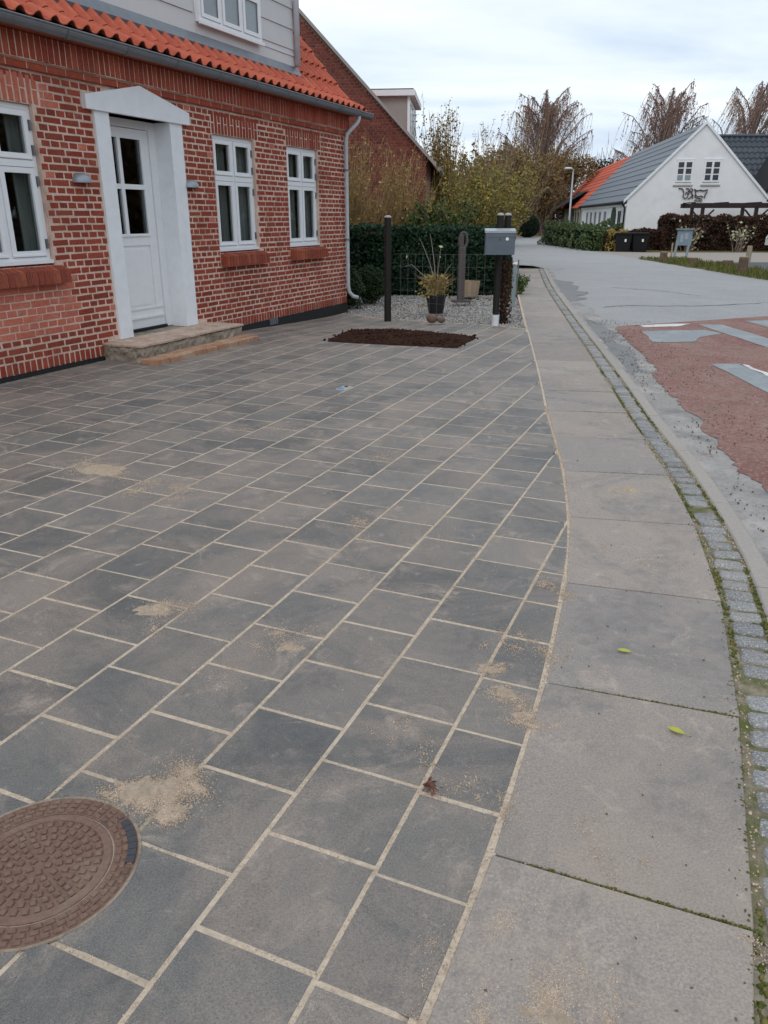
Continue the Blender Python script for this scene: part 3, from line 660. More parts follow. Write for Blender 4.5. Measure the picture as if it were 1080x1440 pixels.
mb.build('lifting_slot', M['dark_iron'], mh)

# ------------------------------------------------------------------ BRICK HOUSE
house = thing('brick_house', 'red brick cottage with white windows, white door surround and orange tiled roof', 'house', (*P0, 0), HROT)
SL, SR = -2.5, 7.62
W_ = [(-.08, .90), (3.79, 4.77), (5.66, 6.64)]; ZB, ZT = 1.05, 2.46
DO = (1.69, 3.14)
CH = .0694; Z0 = .17
sep = []   # (distance key, kind, s0, s1, z0, z1, tf, mat)
bricks = []
def put(s0, s1, z0, z1, tf=0, m='brick', depth=.11): bricks.append((s0, s1, z0, z1, tf + R.uniform(-.0025, .0025), m, depth))
def subtract(iv, holes):
    out = [iv]
    for h0, h1 in holes:
        nx = []
        for a, b in out:
            if h1 <= a or h0 >= b: nx.append((a, b)); continue
            if h0 > a: nx.append((a, h0 - .008))
            if h1 < b: nx.append((h1 + .008, b))
        out = nx
    return [q for q in out if q[1] - q[0] > .03]
def ped_holes(z):
    h = []
    if z < 2.52: h.append((1.69, 3.14))
    elif z < 2.63: h.append((1.56, 3.26))
    elif z < 2.80:
        u = (z - 2.63) / .18; h.append((1.55 + u * .85, 3.27 - u * .87))
    return h
for k in range(37):
    z0 = Z0 + CH * k; z1 = z0 + CH - .0148; zc = (z0 + z1) / 2
    holes = ped_holes(zc)
    for (a, b) in W_:
        if z1 > ZB + .005 and z0 < ZT - .02: holes.append((a - .004, b + .004))
        if z0 >= ZT - .03 and z1 < 2.715: holes.append((a - .02, b + .105))
        if z1 > .87 and z0 < ZB: holes.append((a, b + .105))
    if z0 < .2: holes.append((1.52, 3.35))
    hdr = k % 2 == 0
    L_ = .121 if hdr else .242
    x = SL + (-.06 if hdr else (.0 if k % 4 == 1 else .121))
    while x < SR:
        l_ = L_
        if not hdr and R.random() < .07: l_ = .121
        a, b = max(x, SL), min(x + l_ - .0138, SR)
        if b - a > .03:
            for q in subtract((a, b), holes):
                m = 'brick'
                if .36 < z0 < .87 and q[1] < 1.28 - .12 * abs(math.sin(k * 2.2)) and q[0] < 1.1: m = 'repair_brick'
                if 2.45 < z0 < 2.66 and .9 < q[0] < 1.22 - .06 * (k % 3) : m = 'repair_brick'
                if R.random() < .012: m = 'repair_brick'
                g_ = .0035 if m == 'repair_brick' else 0; put(q[0] - g_, q[1] + g_, z0 - g_, z1 + g_, 0, m)
        x += l_
# rollers along the foot, lintels, frieze
x = SL
while x < SR - .04:
    if not (1.5 < x + .03 < 3.42): put(x, x + .060, .05, .158, .003, 'brick')
    x += .0745
for a, b in W_:
    n = 15; wd = (b - a + .105) / n
    for i in range(n):
        x = a - .005 + i * wd
        m = 'repair_brick' if a < 0 else 'brick'
        if i % 2: put(x, x + wd - .015, ZT + .004, ZT + .252, .002, m)
        else:
            put(x, x + wd - .015, ZT + .004, ZT + .124, .002, m); put(x, x + wd - .015, ZT + .134, ZT + .252, .002, m)
x = SL
while x < SR:
    put(x, min(x + .235, SR + .03), 2.747, 2.812, .035, 'frieze', .14); x += .241
x = SL
while x < SR:
    put(x, min(x + .066, SR + .05), 2.826, 3.04, .07, 'frieze', .17); x += .0755
# nearest 300 as parts sharing mesh data, the rest joined
def bkey(b):
    x, y = w2((b[0] + b[1]) / 2, 0); xc = x * 1085 / (y * .934 + (1.48 - (b[2] + b[3]) / 2) * .357 + 1e-6)
    vis = xc > -545 and (b[2] + b[3]) / 2 < 2.9
    return (0 if vis else 1, y)
bricks.sort(key=bkey)
shared = {}
joined = {}
for i, (s0, s1, z0, z1, tf, m, dp) in enumerate(bricks):
    if i < 292:
        key = (round(s1 - s0, 3), round(z1 - z0, 3), m, dp, R.randrange(2))
        if key not in shared: 
            h, v = (s1 - s0) / 2, (z1 - z0) / 2; shared[key] = MB().brick(-h, h, -v, v, 0, dp).mesh('brick', M[m])
        o = link('brick', shared[key], house, ((s0 + s1) / 2, -tf, (z0 + z1) / 2))
        o.rotation_euler = (R.uniform(-.01, .01), R.uniform(-.012, .012), R.uniform(-.006, .006))
    else: joined.setdefault(m, MB()).brick(s0, s1, z0, z1, tf, dp)
wallcore = MB()
cuts_s = sorted([SL, SR] + [q for w in W_ for q in w] + [1.90, 2.92])
for i in range(len(cuts_s) - 1):
    a, b = cuts_s[i], cuts_s[i + 1]; mid = (a + b) / 2
    if any(w[0] < mid < w[1] for w in W_):
        wallcore.box(a, b, .0035, .36, -.3, ZB - .02); wallcore.box(a, b, .0035, .36, ZT + .0, 3.2)
    elif 1.9 < mid < 2.92: wallcore.box(a, b, .0035, .36, -.3, .185); wallcore.box(a, b, .0035, .36, 2.5, 3.2)
    else: wallcore.box(a, b, .0035, .36, -.3, 3.2)
wallcore.box(SL, SR - .001, -.031, .006, 2.752, 2.822); wallcore.box(SL, SR - .001, -.064, .006, 2.8225, 3.036)
wallcore.build('wall', M['mortar'], house)
for m, mb in joined.items():
    o = mb.build('brick', M[m], house); o['kind'] = 'stuff'
# far gable wall, back and interior floor so that the house is solid
mb = MB(); mb.extrude_xz([(0, 0), (1, 0), (1, 1), (0, 1)], 0, 0) if False else None
gb = MB()
RIDGE = (3.6, 3.12 + .2 + (3.6 - .12) * math.tan(rad(48)))
gb.add([(SR - .02, .36, -.3), (SR - .02, 7.2, -.3), (SR - .02, 7.2, 3.2), (SR - .02, RIDGE[0], RIDGE[1] - .3), (SR - .02, .36, 3.2),
        (SR - .34, .36, -.3), (SR - .34, 7.2, -.3), (SR - .34, 7.2, 3.2), (SR - .34, RIDGE[0], RIDGE[1] - .3), (SR - .34, .36, 3.2)],
       [(0, 1, 2, 3, 4), (9, 8, 7, 6, 5), (0, 5, 6, 1), (1, 6, 7, 2), (2, 7, 8, 3), (3, 8, 9, 4), (4, 9, 5, 0)])
gb.build('gable_wall', M['brick'], house)
MB().box(SL, SR - .35, 6.9, 7.2, -.3, 3.2).build('rear_wall', M['brick'], house)
MB().box(SL, 1.51, -.006, .003, -.3, .049).build('plinth', M['plinth'], house); MB().box(3.46, SR + .006, -.006, .003, -.3, .049).build('plinth', M['plinth'], house)
vent = MB().box(4.92, 5.15, -.02, -.0065, -.035, .055)
for i in range(4): vent.box(4.935 + i * .054, 4.975 + i * .054, -.026, -.0205, -.02, .04)
vent.build('vent_grate', M['zinc'], house)
# windows
def window(a, b, z0, z1, y0, parent, sash=True, pane_mat='glass', hinges=True, mid=1.95):
    f = MB(); fw = .045; yf = y0
    f.box(a, a + fw, yf, yf + .07, z0, z1); f.box(b - fw, b, yf, yf + .07, z0, z1)
    f.box(a + fw, b - fw, yf, yf + .07, z1 - fw, z1); f.box(a + fw, b - fw, yf, yf + .07, z0, z0 + .05)
    c = (a + b) / 2
    f.box(c - .022, c + .022, yf + .003, yf + .067, z0 + .05, z1 - fw)
    f.box(a + fw, c - .022, yf - .012, yf + .066, mid - .03, mid + .03); f.box(c + .022, b - fw, yf - .012, yf + .066, mid - .03, mid + .03)
    f.box(a - .006, b + .006, yf - .035, yf - .001, z0 - .012, z0 + .022)
    fo = f.build('window', M['white_paint'], parent)
    sa = MB(); panes = []
    for (x0, x1) in ((a + fw + .004, c - .026), (c + .026, b - fw - .004)):
        for (q0, q1) in ((z0 + .054, mid - .034), (mid + .034, z1 - fw - .004)):
            w = .05; y1_ = yf - .008; y2_ = yf + .04
            sa.box(x0, x0 + w, y1_, y2_, q0, q1); sa.box(x1 - w, x1, y1_, y2_, q0, q1); sa.box(x0 + w, x1 - w, y1_, y2_, q1 - w, q1); sa.box(x0 + w, x1 - w, y1_, y2_, q0, q0 + w + .005)
            sa.box(x0 + .004, x1 - .004, y1_ - .012, y1_ - .001, q0 + .006, q0 + .02)
            MB().box(x0 + w, x1 - w, yf + .014, yf + .018, q0 + w + .005, q1 - w).build('pane', M[pane_mat], fo)
    sa.build('sash', M['white_paint'], fo)
    if hinges:
        for zz_ in (z1 - .17, mid + .12, mid - .15, z0 + .17):
            MB().box(b - fw + .004, b - fw + .024, yf - .02, yf - .0005, zz_ - .045, zz_ + .045).build('hinge', M['hinge'], fo)
    return fo
for (a, b) in W_:
    wo = window(a + .004, b - .004, ZB + .012, ZT - .004, .045, house)
    # rowlock brick sill, tilted
    n = 15; wd = (b - a + .1) / n
    for i in range(n):
        x = a + .002 + i * wd; mb = MB(); v = []
        j = R.uniform(-.003, .003)
        y0_, y1_ = -.105 + j, .05
        mb.add([(0, y0_, .862), (wd - .012, y0_, .862), (wd - .012, y1_, .88), (0, y1_, .88), (0, y0_ + .006, .99), (wd - .012, y0_ + .006, .99), (wd - .012, y1_, 1.045), (0, y1_, 1.045)],
               [(0, 3, 2, 1), (4, 5, 6, 7), (0, 1, 5, 4), (1, 2, 6, 5), (2, 3, 7, 6), (3, 0, 4, 7)])
        mb.build('sill_brick', M['rowlock'], house, (x, 0, R.uniform(-.002, .002)))
    MB().add([(a + .004, -.097, .868), (b + .098, -.097, .868), (b + .098, .06, .878), (a + .004, .06, .878), (a + .004, -.092, .984), (b + .098, -.092, .984), (b + .098, .06, 1.038), (a + .004, .06, 1.038)],
             [(0, 3, 2, 1), (4, 5, 6, 7), (0, 1, 5, 4), (1, 2, 6, 5), (2, 3, 7, 6), (3, 0, 4, 7)]).build('sill_mortar', M['old_mortar'], house)
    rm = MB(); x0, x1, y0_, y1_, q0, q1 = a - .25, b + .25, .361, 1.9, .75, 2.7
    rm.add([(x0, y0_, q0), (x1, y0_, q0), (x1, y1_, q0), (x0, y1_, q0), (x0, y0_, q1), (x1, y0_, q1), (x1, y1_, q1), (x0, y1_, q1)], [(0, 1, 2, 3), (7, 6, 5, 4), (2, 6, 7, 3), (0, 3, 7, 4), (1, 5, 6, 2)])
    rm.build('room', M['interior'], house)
    MB().box(b - .012, b - .0045, .116, .36, ZB - .019, ZT - .001).box(a + .0045, a + .012, .116, .36, ZB - .019, ZT - .001).build('inner_reveal', M['curtain'], house)['kind'] = 'stuff'
    # curtains with folds, at the right of each casement as the photo shows
    for (c0, c1) in ((a + .33, a + .46), (b - .36, b - .04)) if a > 0 else ((a + .36, a + .5), (b - .19, b - .02)):
        vs = []; fs = []; n = 24
        for i in range(n + 1):
            x = c0 + (c1 - c0) * i / n; y = .17 + .02 * math.sin(i * 1.3) + .008 * math.sin(i * 2.9); vs += [(x, y, ZB - .05), (x + R.uniform(-.004, .004), y + .01, ZT)]
            if i: q = 2 * i; fs.append((q - 2, q, q + 1, q - 1))
        MB().add(vs, fs).build('curtain', M['curtain'], house)
bx_ = MB().cbox(-.075, .075, -.05, .05, 0, .13, .003)
o = bx_.build('cardboard_box', M['carton'], None, (*w2(.55, -.27), 1.03), HROT)
tag(o, 'small tan cardboard box on the inner sill of the left cottage window', 'box')
# door surround (stucco), door
sd = MB(); yo = -.022
sd.box(1.69, 1.905, yo, .27, .19, 2.5); sd.box(2.915, 3.142, yo, .27, .19, 2.5)
sd.extrude_xz([(1.555, 2.5), (3.268, 2.5), (3.268, 2.628), (2.41, 2.808), (1.555, 2.628)], yo - .03, .27)
sd.build('door_surround', M['white_render'], house)
dr = thing_door = MB()
yd = .222
fr_ = MB(); fr_.box(1.906, 1.955, yd - .02, yd + .08, .2, 2.498); fr_.box(2.80, 2.914, yd - .02, yd + .08, .2, 2.498); fr_.box(1.955, 2.80, yd - .02, yd + .08, 2.415, 2.498)
do = fr_.build('door_frame', M['white_paint'], house)
lf = MB(); L0, L1 = 1.96, 2.795; zt_, zb_ = 2.408, .225
lf.box(L0, 2.06, yd, yd + .045, zb_, zt_); lf.box(2.66, L1, yd, yd + .045, zb_, zt_)
lf.box(2.06, 2.66, yd, yd + .045, 2.305, zt_); lf.box(2.06, 2.66, yd, yd + .045, 1.165, 1.295); lf.box(2.06, 2.66, yd, yd + .045, zb_, .45)
lf.box(2.262, 2.315, yd - .006, yd + .04, 1.295, 2.305); lf.box(2.06, 2.262, yd - .004, yd + .04, 1.776, 1.829); lf.box(2.315, 2.66, yd - .004, yd + .04, 1.776, 1.829)
lf.box(2.06, 2.66, yd + .016, yd + .04, .45, 1.165)
lf.box(2.10, 2.62, yd + .004, yd + .0159, .49, 1.125)
lf.box(L0 + .03, L1 - .02, yd - .022, yd - .001, .335, .358); lf.box(2.05, 2.67, yd - .018, yd - .001, 1.268, 1.286); lf.box(L0 + .03, L1 - .02, yd - .014, yd - .001, .44, .455)
dl = lf.build('door', M['white_paint'], house)
for (x0, x1) in ((2.06, 2.262), (2.315, 2.66)):
    for (q0, q1) in ((1.295, 1.776), (1.829, 2.305)): MB().box(x0, x1, yd + .018, yd + .022, q0, q1).build('pane', M['glass'], dl)
MB().tube([(1.99, yd - .0005, 1.2), (1.99, yd - .05, 1.2), (2.08, yd - .055, 1.2)], .009, 8).build('handle', M['lamp_metal'], dl)
MB().box(1.96, 2.795, yd - .035, yd + .04, .2, .224).build('threshold', M['plinth'], house)
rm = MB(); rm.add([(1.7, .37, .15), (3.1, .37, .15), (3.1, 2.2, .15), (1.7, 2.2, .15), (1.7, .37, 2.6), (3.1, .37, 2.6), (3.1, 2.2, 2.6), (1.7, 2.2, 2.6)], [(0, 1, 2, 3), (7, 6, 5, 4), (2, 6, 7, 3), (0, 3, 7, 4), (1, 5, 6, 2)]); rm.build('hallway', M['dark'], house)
pic = MB()
for q in ((2.42, 2.66, 1.93, 1.945), (2.42, 2.435, 1.86, 1.93)): pic.box(q[0] + .1, q[1] + .1, 1.0, 1.02, q[2], q[3])
pic.build('picture_frame', M['carton'], house)
# eaves, gutter, downpipe
mb = MB(); n = 10; prof = []
for i in range(n + 1):
    a_ = math.pi * (1 + i / n); prof.append((-.235 + .062 * math.cos(a_), 3.10 + .075 * math.sin(a_)))
inner = [(y + (.004 if False else 0), z) for y, z in prof]
vs = []; fs = []
for sx_ in (SL, 8.17):
    for y, z in prof: vs.append((sx_, y, z))
    for y, z in prof[::-1]: vs.append((sx_, -.235 + (y + .235) * .93, 3.10 + (z - 3.10) * .93))
m_ = 2 * (n + 1)
for i in range(m_): fs.append((i, (i + 1) % m_, m_ + (i + 1) % m_, m_ + i))
fs += [tuple(range(m_ - 1, -1, -1)), tuple(range(m_, 2 * m_))]
mb.add(vs, fs)
mb.tube([(SL, -.299, 3.103), (8.17, -.299, 3.103)], .0085, 8); mb.box(8.162, 8.17, -.294, -.176, 3.03, 3.10)
gut = mb.build('gutter', M['zinc'], house)
for i in range(13):
    x = SL + .4 + i * .82; pr = [(x, -.235 + .065 * math.cos(math.pi * (1 + k / 8)), 3.10 + .078 * math.sin(math.pi * (1 + k / 8))) for k in range(9)]
    MB().tube(pr, .007, 5).build('gutter_bracket', M['zinc'], gut)
MB().tube([(7.70, -.235, 3.04), (7.70, -.235, 2.99), (7.685, -.215, 2.94), (7.60, -.12, 2.82), (7.56, -.08, 2.76), (7.545, -.065, 2.66), (7.545, -.065, .36), (7.56, -.075, .24), (7.62, -.12, .16), (7.70, -.18, .13)], [.033] * 10, 12).build('downpipe', M['zinc_pale'], house, smooth=True)
for z in (2.2, 1.1):
    MB().lathe([(.044, 0), (.044, .03)], 12, (7.545, -.065, z)).build('pipe_bracket', M['zinc'], house)
MB().box(SL, SR + .2, -.17, .4, 3.045, 3.075).build('soffit', M['rowlock'], house)
# roof deck
t48 = math.tan(rad(48)); t30 = math.tan(rad(30))
KINK = (-.18 + .29, 3.115 + .29 * t30)   # local y, z at the top of the first course
deck = MB(); ytop = RIDGE[0]
def decky(y): return KINK[1] + (y - KINK[0]) * t48
deck.add([(SL, -.10, 3.105), (SR + .4, -.10, 3.105), (SR + .4, KINK[0], KINK[1] - .03), (SL, KINK[0], KINK[1] - .03), (SR + .4, ytop, decky(ytop) - .03), (SL, ytop, decky(ytop) - .03), (SR + .4, 7.4, 3.1), (SL, 7.4, 3.1),
          (SR + .4, .3, 3.08), (SL, .3, 3.08)], [(0, 1, 2, 3), (3, 2, 4, 5), (5, 4, 6, 7), (1, 8, 2), (2, 8, 6, 4), (0, 3, 9), (3, 5, 7, 9), (8, 1, 0, 9), (6, 8, 9, 7)])
deck.build('roof', M['black_roof'], house)  # deck coloured black to put shade in the hollows under the tile noses
# pantiles: x across, y up the slope
def pantile(w=.2, L_=.40, h=.046):
    prof = []
    for i in range(11):
        u = i / 10
        z = h * math.sin(math.pi * min(1, u / .52)) ** .85 if u < .52 else -.012 * math.sin(math.pi * (u - .52) / .48)
        prof.append((u * (w + .012), z))
    vs = []
    for (y, lift) in ((0, .044), (.05, .039), (L_, 0)):
        for x, z in prof: vs.append((x, y, z + lift))
    for (y, lift) in ((0, .044), (L_, 0)):
        for x, z in prof: vs.append((x, y, z + lift - .010))
    fs = []; n = len(prof)
    for r in range(2):
        for i in range(n - 1): fs.append((r * n + i, r * n + i + 1, (r + 1) * n + i + 1, (r + 1) * n + i))
    for i in range(n - 1): fs.append((3 * n + i, 3 * n + i + 1, i + 1, i)); fs.append((3 * n + i + 1, 3 * n + i, 4 * n + i, 4 * n + i + 1))
    fs += [(0, n, 2 * n, 4 * n, 3 * n), (n - 1, 4 * n - 1, 5 * n - 1, 3 * n - 1, 2 * n - 1)]
    return MB().add(vs, fs).mesh('roof_tile', M['roof_tile'], False)
pt = [pantile() for _ in range(1)]
ntile = 0
DORM_R = 6.47
def row_tiles(r, s_from):
    global ntile
    x = SR + .4 - .2
    while x > s_from:
        if r == 0: y, z, ph = -.225, 3.115, rad(30)
        else:
            d_ = (r - 1) * .335; y, z, ph = KINK[0] - .03 + d_ * math.cos(rad(48)), KINK[1] - .012 + d_ * math.sin(rad(48)), rad(48)
        o = link('roof_tile', pt[0], house, (x + R.uniform(-.003, .003), y, z + R.uniform(-.002, .002))); o.rotation_euler = (ph, R.uniform(-.01, .01), R.uniform(-.008, .008)); ntile += 1
        x -= .2
row_tiles(0, -.9); row_tiles(1, -.9)
for r in range(2, 14): row_tiles(r, DORM_R + .02)
# dormer
YD = .28
dm = MB(); dm.box(-2.4, DORM_R, YD, 3.2, 3.58, 5.7); dorm = dm.build('dormer', M['grey_board'], house)
MB().box(-2.5, DORM_R + .12, YD - .15, 3.4, 5.7, 5.85).build('dormer_roof', M['zinc'], dorm)
for i in range(8):
    z0 = 3.553 + i * .266
    for (x0, x1) in ((-2.4, 3.985), (3.995, DORM_R)) if i == 0 else ((-2.4, 3.95), (5.52, DORM_R)):
        if i == 0 and x0 > 3: z1 = z0 + .19
        else: z1 = z0 + .262
        if i == 0 and x1 == DORM_R:
            MB().add([(3.995, YD - .022, z0), (DORM_R, YD - .022, z0), (DORM_R, YD - .012, z0 + .18), (3.995, YD - .012, z0 + .18), (3.995, YD - .001, z0), (DORM_R, YD - .001, z0), (DORM_R, YD - .001, z0 + .18), (3.995, YD - .001, z0 + .18)], [(0, 1, 2, 3), (0, 4, 5, 1), (1, 5, 6, 2), (3, 2, 6, 7), (0, 3, 7, 4)]).build('board', M['grey_board'], dorm)
            z0b = z0 + .184
            MB().add([(5.52, YD - .022, z0b), (DORM_R, YD - .022, z0b), (DORM_R, YD - .012, z0 + .262), (5.52, YD - .012, z0 + .262), (5.52, YD - .001, z0b), (DORM_R, YD - .001, z0b), (DORM_R, YD - .001, z0 + .262), (5.52, YD - .001, z0 + .262)], [(0, 1, 2, 3), (0, 4, 5, 1), (1, 5, 6, 2), (3, 2, 6, 7), (0, 3, 7, 4)]).build('board', M['grey_board'], dorm)
        else:
            MB().add([(x0, YD - .024, z0), (x1, YD - .024, z0), (x1, YD - .010, z1), (x0, YD - .010, z1), (x0, YD - .001, z0), (x1, YD - .001, z0), (x1, YD - .001, z1), (x0, YD - .001, z1)], [(0, 1, 2, 3), (0, 4, 5, 1), (1, 5, 6, 2), (3, 2, 6, 7), (0, 3, 7, 4)]).build('board', M['grey_board'], dorm)
# dormer window: three casements
wz0, wz1 = 3.735, 5.2
f = MB(); a, b = 4.0, 5.47; yw = YD - .07
f.box(a, a + .045, yw, YD - .0015, wz0, wz1); f.box(b - .045, b, yw, YD - .0015, wz0, wz1); f.box(a + .045, b - .045, yw, YD - .0015, wz0, wz0 + .05); f.box(a + .045, b - .045, yw, YD - .0015, wz1 - .05, wz1)
f.box(a - .02, b + .02, yw - .03, yw - .001, wz0 - .03, wz0 + .01)
for q in (4.49, 4.98): f.box(q - .025, q + .025, yw, YD - .0015, wz0 + .05, wz1 - .05)
xs = [(a + .05, 4.46), (4.52, 4.95), (5.01, b - .05)]
for i, (x0, x1) in enumerate(xs):
    for (q0, q1) in ((wz0 + .055, 4.24), (4.27, wz1 - .055)):
        w = .045; f.box(x0, x0 + w, yw - .012, yw - .0005, q0, q1); f.box(x1 - w, x1, yw - .012, yw - .0005, q0, q1); f.box(x0 + w, x1 - w, yw - .012, yw - .0005, q0, q0 + w); f.box(x0 + w, x1 - w, yw - .012, yw - .0005, q1 - w, q1)
fo = f.build('window', M['white_paint'], dorm)
for i, (x0, x1) in enumerate(xs):
    for (q0, q1) in ((wz0 + .1, 4.195), (4.315, wz1 - .1)): MB().box(x0 + .045, x1 - .045, yw + .01, yw + .014, q0, q1).build('pane', M['pane_grey'], fo)
# zinc flashing below the dormer and its corner pipe
fl = MB()
ya, za = KINK[0] - .03 + .17 * math.cos(rad(48)), KINK[1] + .075 + .17 * math.sin(rad(48))
fl.add([(-2.4, YD - .026, 3.60), (DORM_R + .1, YD - .026, 3.60), (DORM_R + .1, YD - .05, 3.545), (-2.4, YD - .05, 3.545), (DORM_R + .1, ya, za - .0), (-2.4, ya, za - .0), (-2.4, YD - .05, 3.40), (DORM_R + .1, YD - .05, 3.40)], [(0, 3, 2, 1), (3, 5, 4, 2), (5, 6, 7, 4)])
fl.build('flashing', M['zinc'], house)
MB().tube([(DORM_R + .012, YD - .07, 3.61), (DORM_R + .012, YD - .07, 5.75)], .045, 10).build('dormer_pipe', M['zinc_pale'], dorm, smooth=True)
# wall lamps
def wall_lamp(s, z, label):
    t = thing('wall_lamp', label, 'wall lamp', (*w2(s, 0), z), HROT, 'lamps beside the cottage door')
    mb = MB(); vs = []; n = 12
    for (r, zz_) in ((.112, -.03), (.112, -.02), (.106, .01), (.085, .042), (.045, .06)):
        for k in range(n + 1): a_ = math.pi * (1 + k / n); vs.append((r * math.cos(a_), r * .95 * math.sin(a_) - .004, zz_))
    fs = []
    for q in range(4):
        for k in range(n): i = q * (n + 1) + k; fs.append((i, i + 1, i + n + 2, i + n + 1))
    fs.append(tuple(4 * (n + 1) + k for k in range(n + 1)))
    mb.add(vs, fs).build('lamp_shade', M['lamp_metal'], t, smooth=True)
    MB().box(-.06, .06, -.012, .004, -.028, .06).build('back_plate', M['lamp_metal'], t)
    MB().lathe([(.03, -.02), (.035, 0), (.03, .02)], 10, (0, -.05, .0)).build('bulb', M['sticker'], t)
wall_lamp(1.40, 1.835, 'half dome grey metal wall lamp between the left window and the white door surround')
wall_lamp(3.235, 1.845, 'half dome grey metal wall lamp right of the white door surround')
# steps
stp = thing('door_step', 'old mossy concrete step with worn tiled top below the white door', 'step', (*w2(2.4, 0), 0), HROT)
def rough_block(name, x0, x1, y0, y1, z0, z1, m, parent, nx=40, ny=6, nz=5, amp=.016):
    mb = MB(); vs = []; fs = []; idx = {}
    def v(i, j, k):
        key = (i, j, k)
        if key not in idx:
            x = x0 + (x1 - x0) * i / nx; y = y0 + (y1 - y0) * j / ny; z = z0 + (z1 - z0) * k / nz
            e_ = (i in (0, nx)) + (j in (0, ny)) + (k in (0, nz))
            am = amp * (1.6 if e_ > 1 else 1)
            q = .5 if k == nz else 1
            vs.append((x + R.uniform(-am, am) * (i in (0, nx)), y + R.uniform(0, am * 1.5) * (j in (0, )) , z - R.uniform(0, am) * q * (k == nz) * (1.8 if e_ > 1 else .5))); idx[key] = len(vs) - 1
        return idx[key]
    for i in range(nx):
        for j in range(ny): fs.append((v(i, j, nz), v(i + 1, j, nz), v(i + 1, j + 1, nz), v(i, j + 1, nz)))
        for k in range(nz): fs.append((v(i, 0, k), v(i + 1, 0, k), v(i + 1, 0, k + 1), v(i, 0, k + 1)))
    for j in range(ny):
        for k in range(nz): fs.append((v(0, j + 1, k), v(0, j, k), v(0, j, k + 1), v(0, j + 1, k + 1))); fs.append((v(nx, j, k), v(nx, j + 1, k), v(nx, j + 1, k + 1), v(nx, j, k + 1)))
    return mb.add(vs, fs).build(name, m, parent)
rough_block('step_base', -.98, 1.02, -.52, .0, -.1, .165, M['step_stone'], stp)
for i in range(14):
    for j in range(4):
        x0 = -.985 + i * .144; y0 = -.528 + j * .133
        if j == 3 and 0: continue
        MB().prism([(.002, .003), (.14, .003), (.14, .129), (.002, .129)], 0, lambda p: .024, .003).build('step_tile', M['step_top'], stp, (x0 + R.uniform(-.002, .002), y0, .163 + R.uniform(-.003, .003)))
MB().box(-.495, .515, .0, .345, .1, .188).build('step_sill', M['step_stone'], stp)
lst = thing('lower_step', 'low sandy row of yellow red bricks laid in front of the door step', 'step', (*w2(2.35, .65), 0), HROT)
x = -1.0; i = 0
while x < .95:
    L_ = .225 + R.uniform(-.02, .02)
    b_ = MB().cbox(0, L_, -.115, .0, -.05, .056 + R.uniform(-.006, .008), .006); b_.build('brick', M['step_brick'], lst, (x, R.uniform(-.012, .012), 0), R.uniform(-.02, .02))
    b_ = MB().cbox(0, L_, .004, .118, -.05, .056 + R.uniform(-.006, .008), .006); b_.build('brick', M['step_brick'], lst, (x + .03, R.uniform(-.008, .008), 0), R.uniform(-.02, .02))
    x += L_ + .008

# ------------------------------------------------------------------ soil patch, marker, gravel garden
def poly_grid(poly, n, zf):
    xs_ = [p[0] for p in poly]; ys_ = [p[1] for p in poly]; return min(xs_), max(xs_), min(ys_), max(ys_)
sm = MB(); vs = []; fs = []; x0, x1, y0, y1 = poly_grid(SOIL, 0, 0); nx, ny = 70, 80; idx = {}
import mathutils
def dist_edge(p, poly):
    best = 9
    for i in range(len(poly)):
        a, b = poly[i], poly[(i + 1) % len(poly)]; dx, dy = b[0] - a[0], b[1] - a[1]
        u = max(0, min(1, ((p[0] - a[0]) * dx + (p[1] - a[1]) * dy) / (dx * dx + dy * dy))); best = min(best, math.hypot(p[0] - a[0] - u * dx, p[1] - a[1] - u * dy))
    return best
def sv(i, j):
    if (i, j) not in idx:
        s = x0 - .05 + (x1 - x0 + .1) * i / nx; t = y0 - .05 + (y1 - y0 + .1) * j / ny
        X, Y = w2(s, t); dd = dist_edge((s, t), SOIL); ins = inside((s, t), SOIL)
        nz_ = mathutils.noise.noise((s * 3.1, t * 3.1, 0)); nf = mathutils.noise.noise((s * 14, t * 14, 3)); nf2 = mathutils.noise.noise((s * 35, t * 35, 7))
        h = (.012 + .03 * min(1, dd / .3) + .018 * nz_ + .014 * nf + .010 * nf2) if ins else -.03
        vs.append((X, Y, zg(X, Y) + h)); idx[(i, j)] = len(vs) - 1
    return idx[(i, j)]
for i in range(nx):
    for j in range(ny):
        s = x0 - .05 + (x1 - x0 + .1) * (i + .5) / nx; t = y0 - .05 + (y1 - y0 + .1) * (j + .5) / ny
        if inside((s, t), SOIL) or dist_edge((s, t), SOIL) < .03 + .06 * mathutils.noise.noise((s * 6, t * 6, 1)): fs.append((sv(i, j), sv(i, j + 1), sv(i + 1, j + 1), sv(i + 1, j)))
soil = tag(sm.add(vs, fs).build('soil_bed', M['soil']), 'dark brown heap of planting soil filling a rectangular gap in the paving', 'soil')
P = []
while len(P) < 900:
    s, t = R.uniform(x0 - .1, x1 + .1), R.uniform(y0 - .1, y1 + .1)
    if inside((s, t), SOIL) or (dist_edge((s, t), SOIL) < .08 and R.random() < .15):
        X, Y = w2(s, t); dd = dist_edge((s, t), SOIL) if inside((s, t), SOIL) else 0
        P.append((X, Y, zg(X, Y) + .012 + .034 * min(1, dd / .3)))
V, F = scatter(np.array(P), NR.uniform(.006, .026, len(P)), aniso=.3); stuff(link('soil_clods', npmesh('soil_clods', V, F, M['clod']), soil))
mk = thing('stopcock_cover', 'small white stopcock cover with blue cap set flush in the paving', 'cover', (*w2(1.1, 3.09), 0), HROT)
MB().cbox(-.085, .085, -.05, .05, -.02, .006, .003).build('cover_plate', M['post_cap'], mk)
MB().lathe([(.026, 0), (.026, .008), (.02, .011)], 14, (-.045, .01, .003)).build('cap', M['blue'], mk)
MB().lathe([(.018, 0), (.018, .009)], 10, (.04, 0, .003)).build('screw', M['dark_iron'], mk)
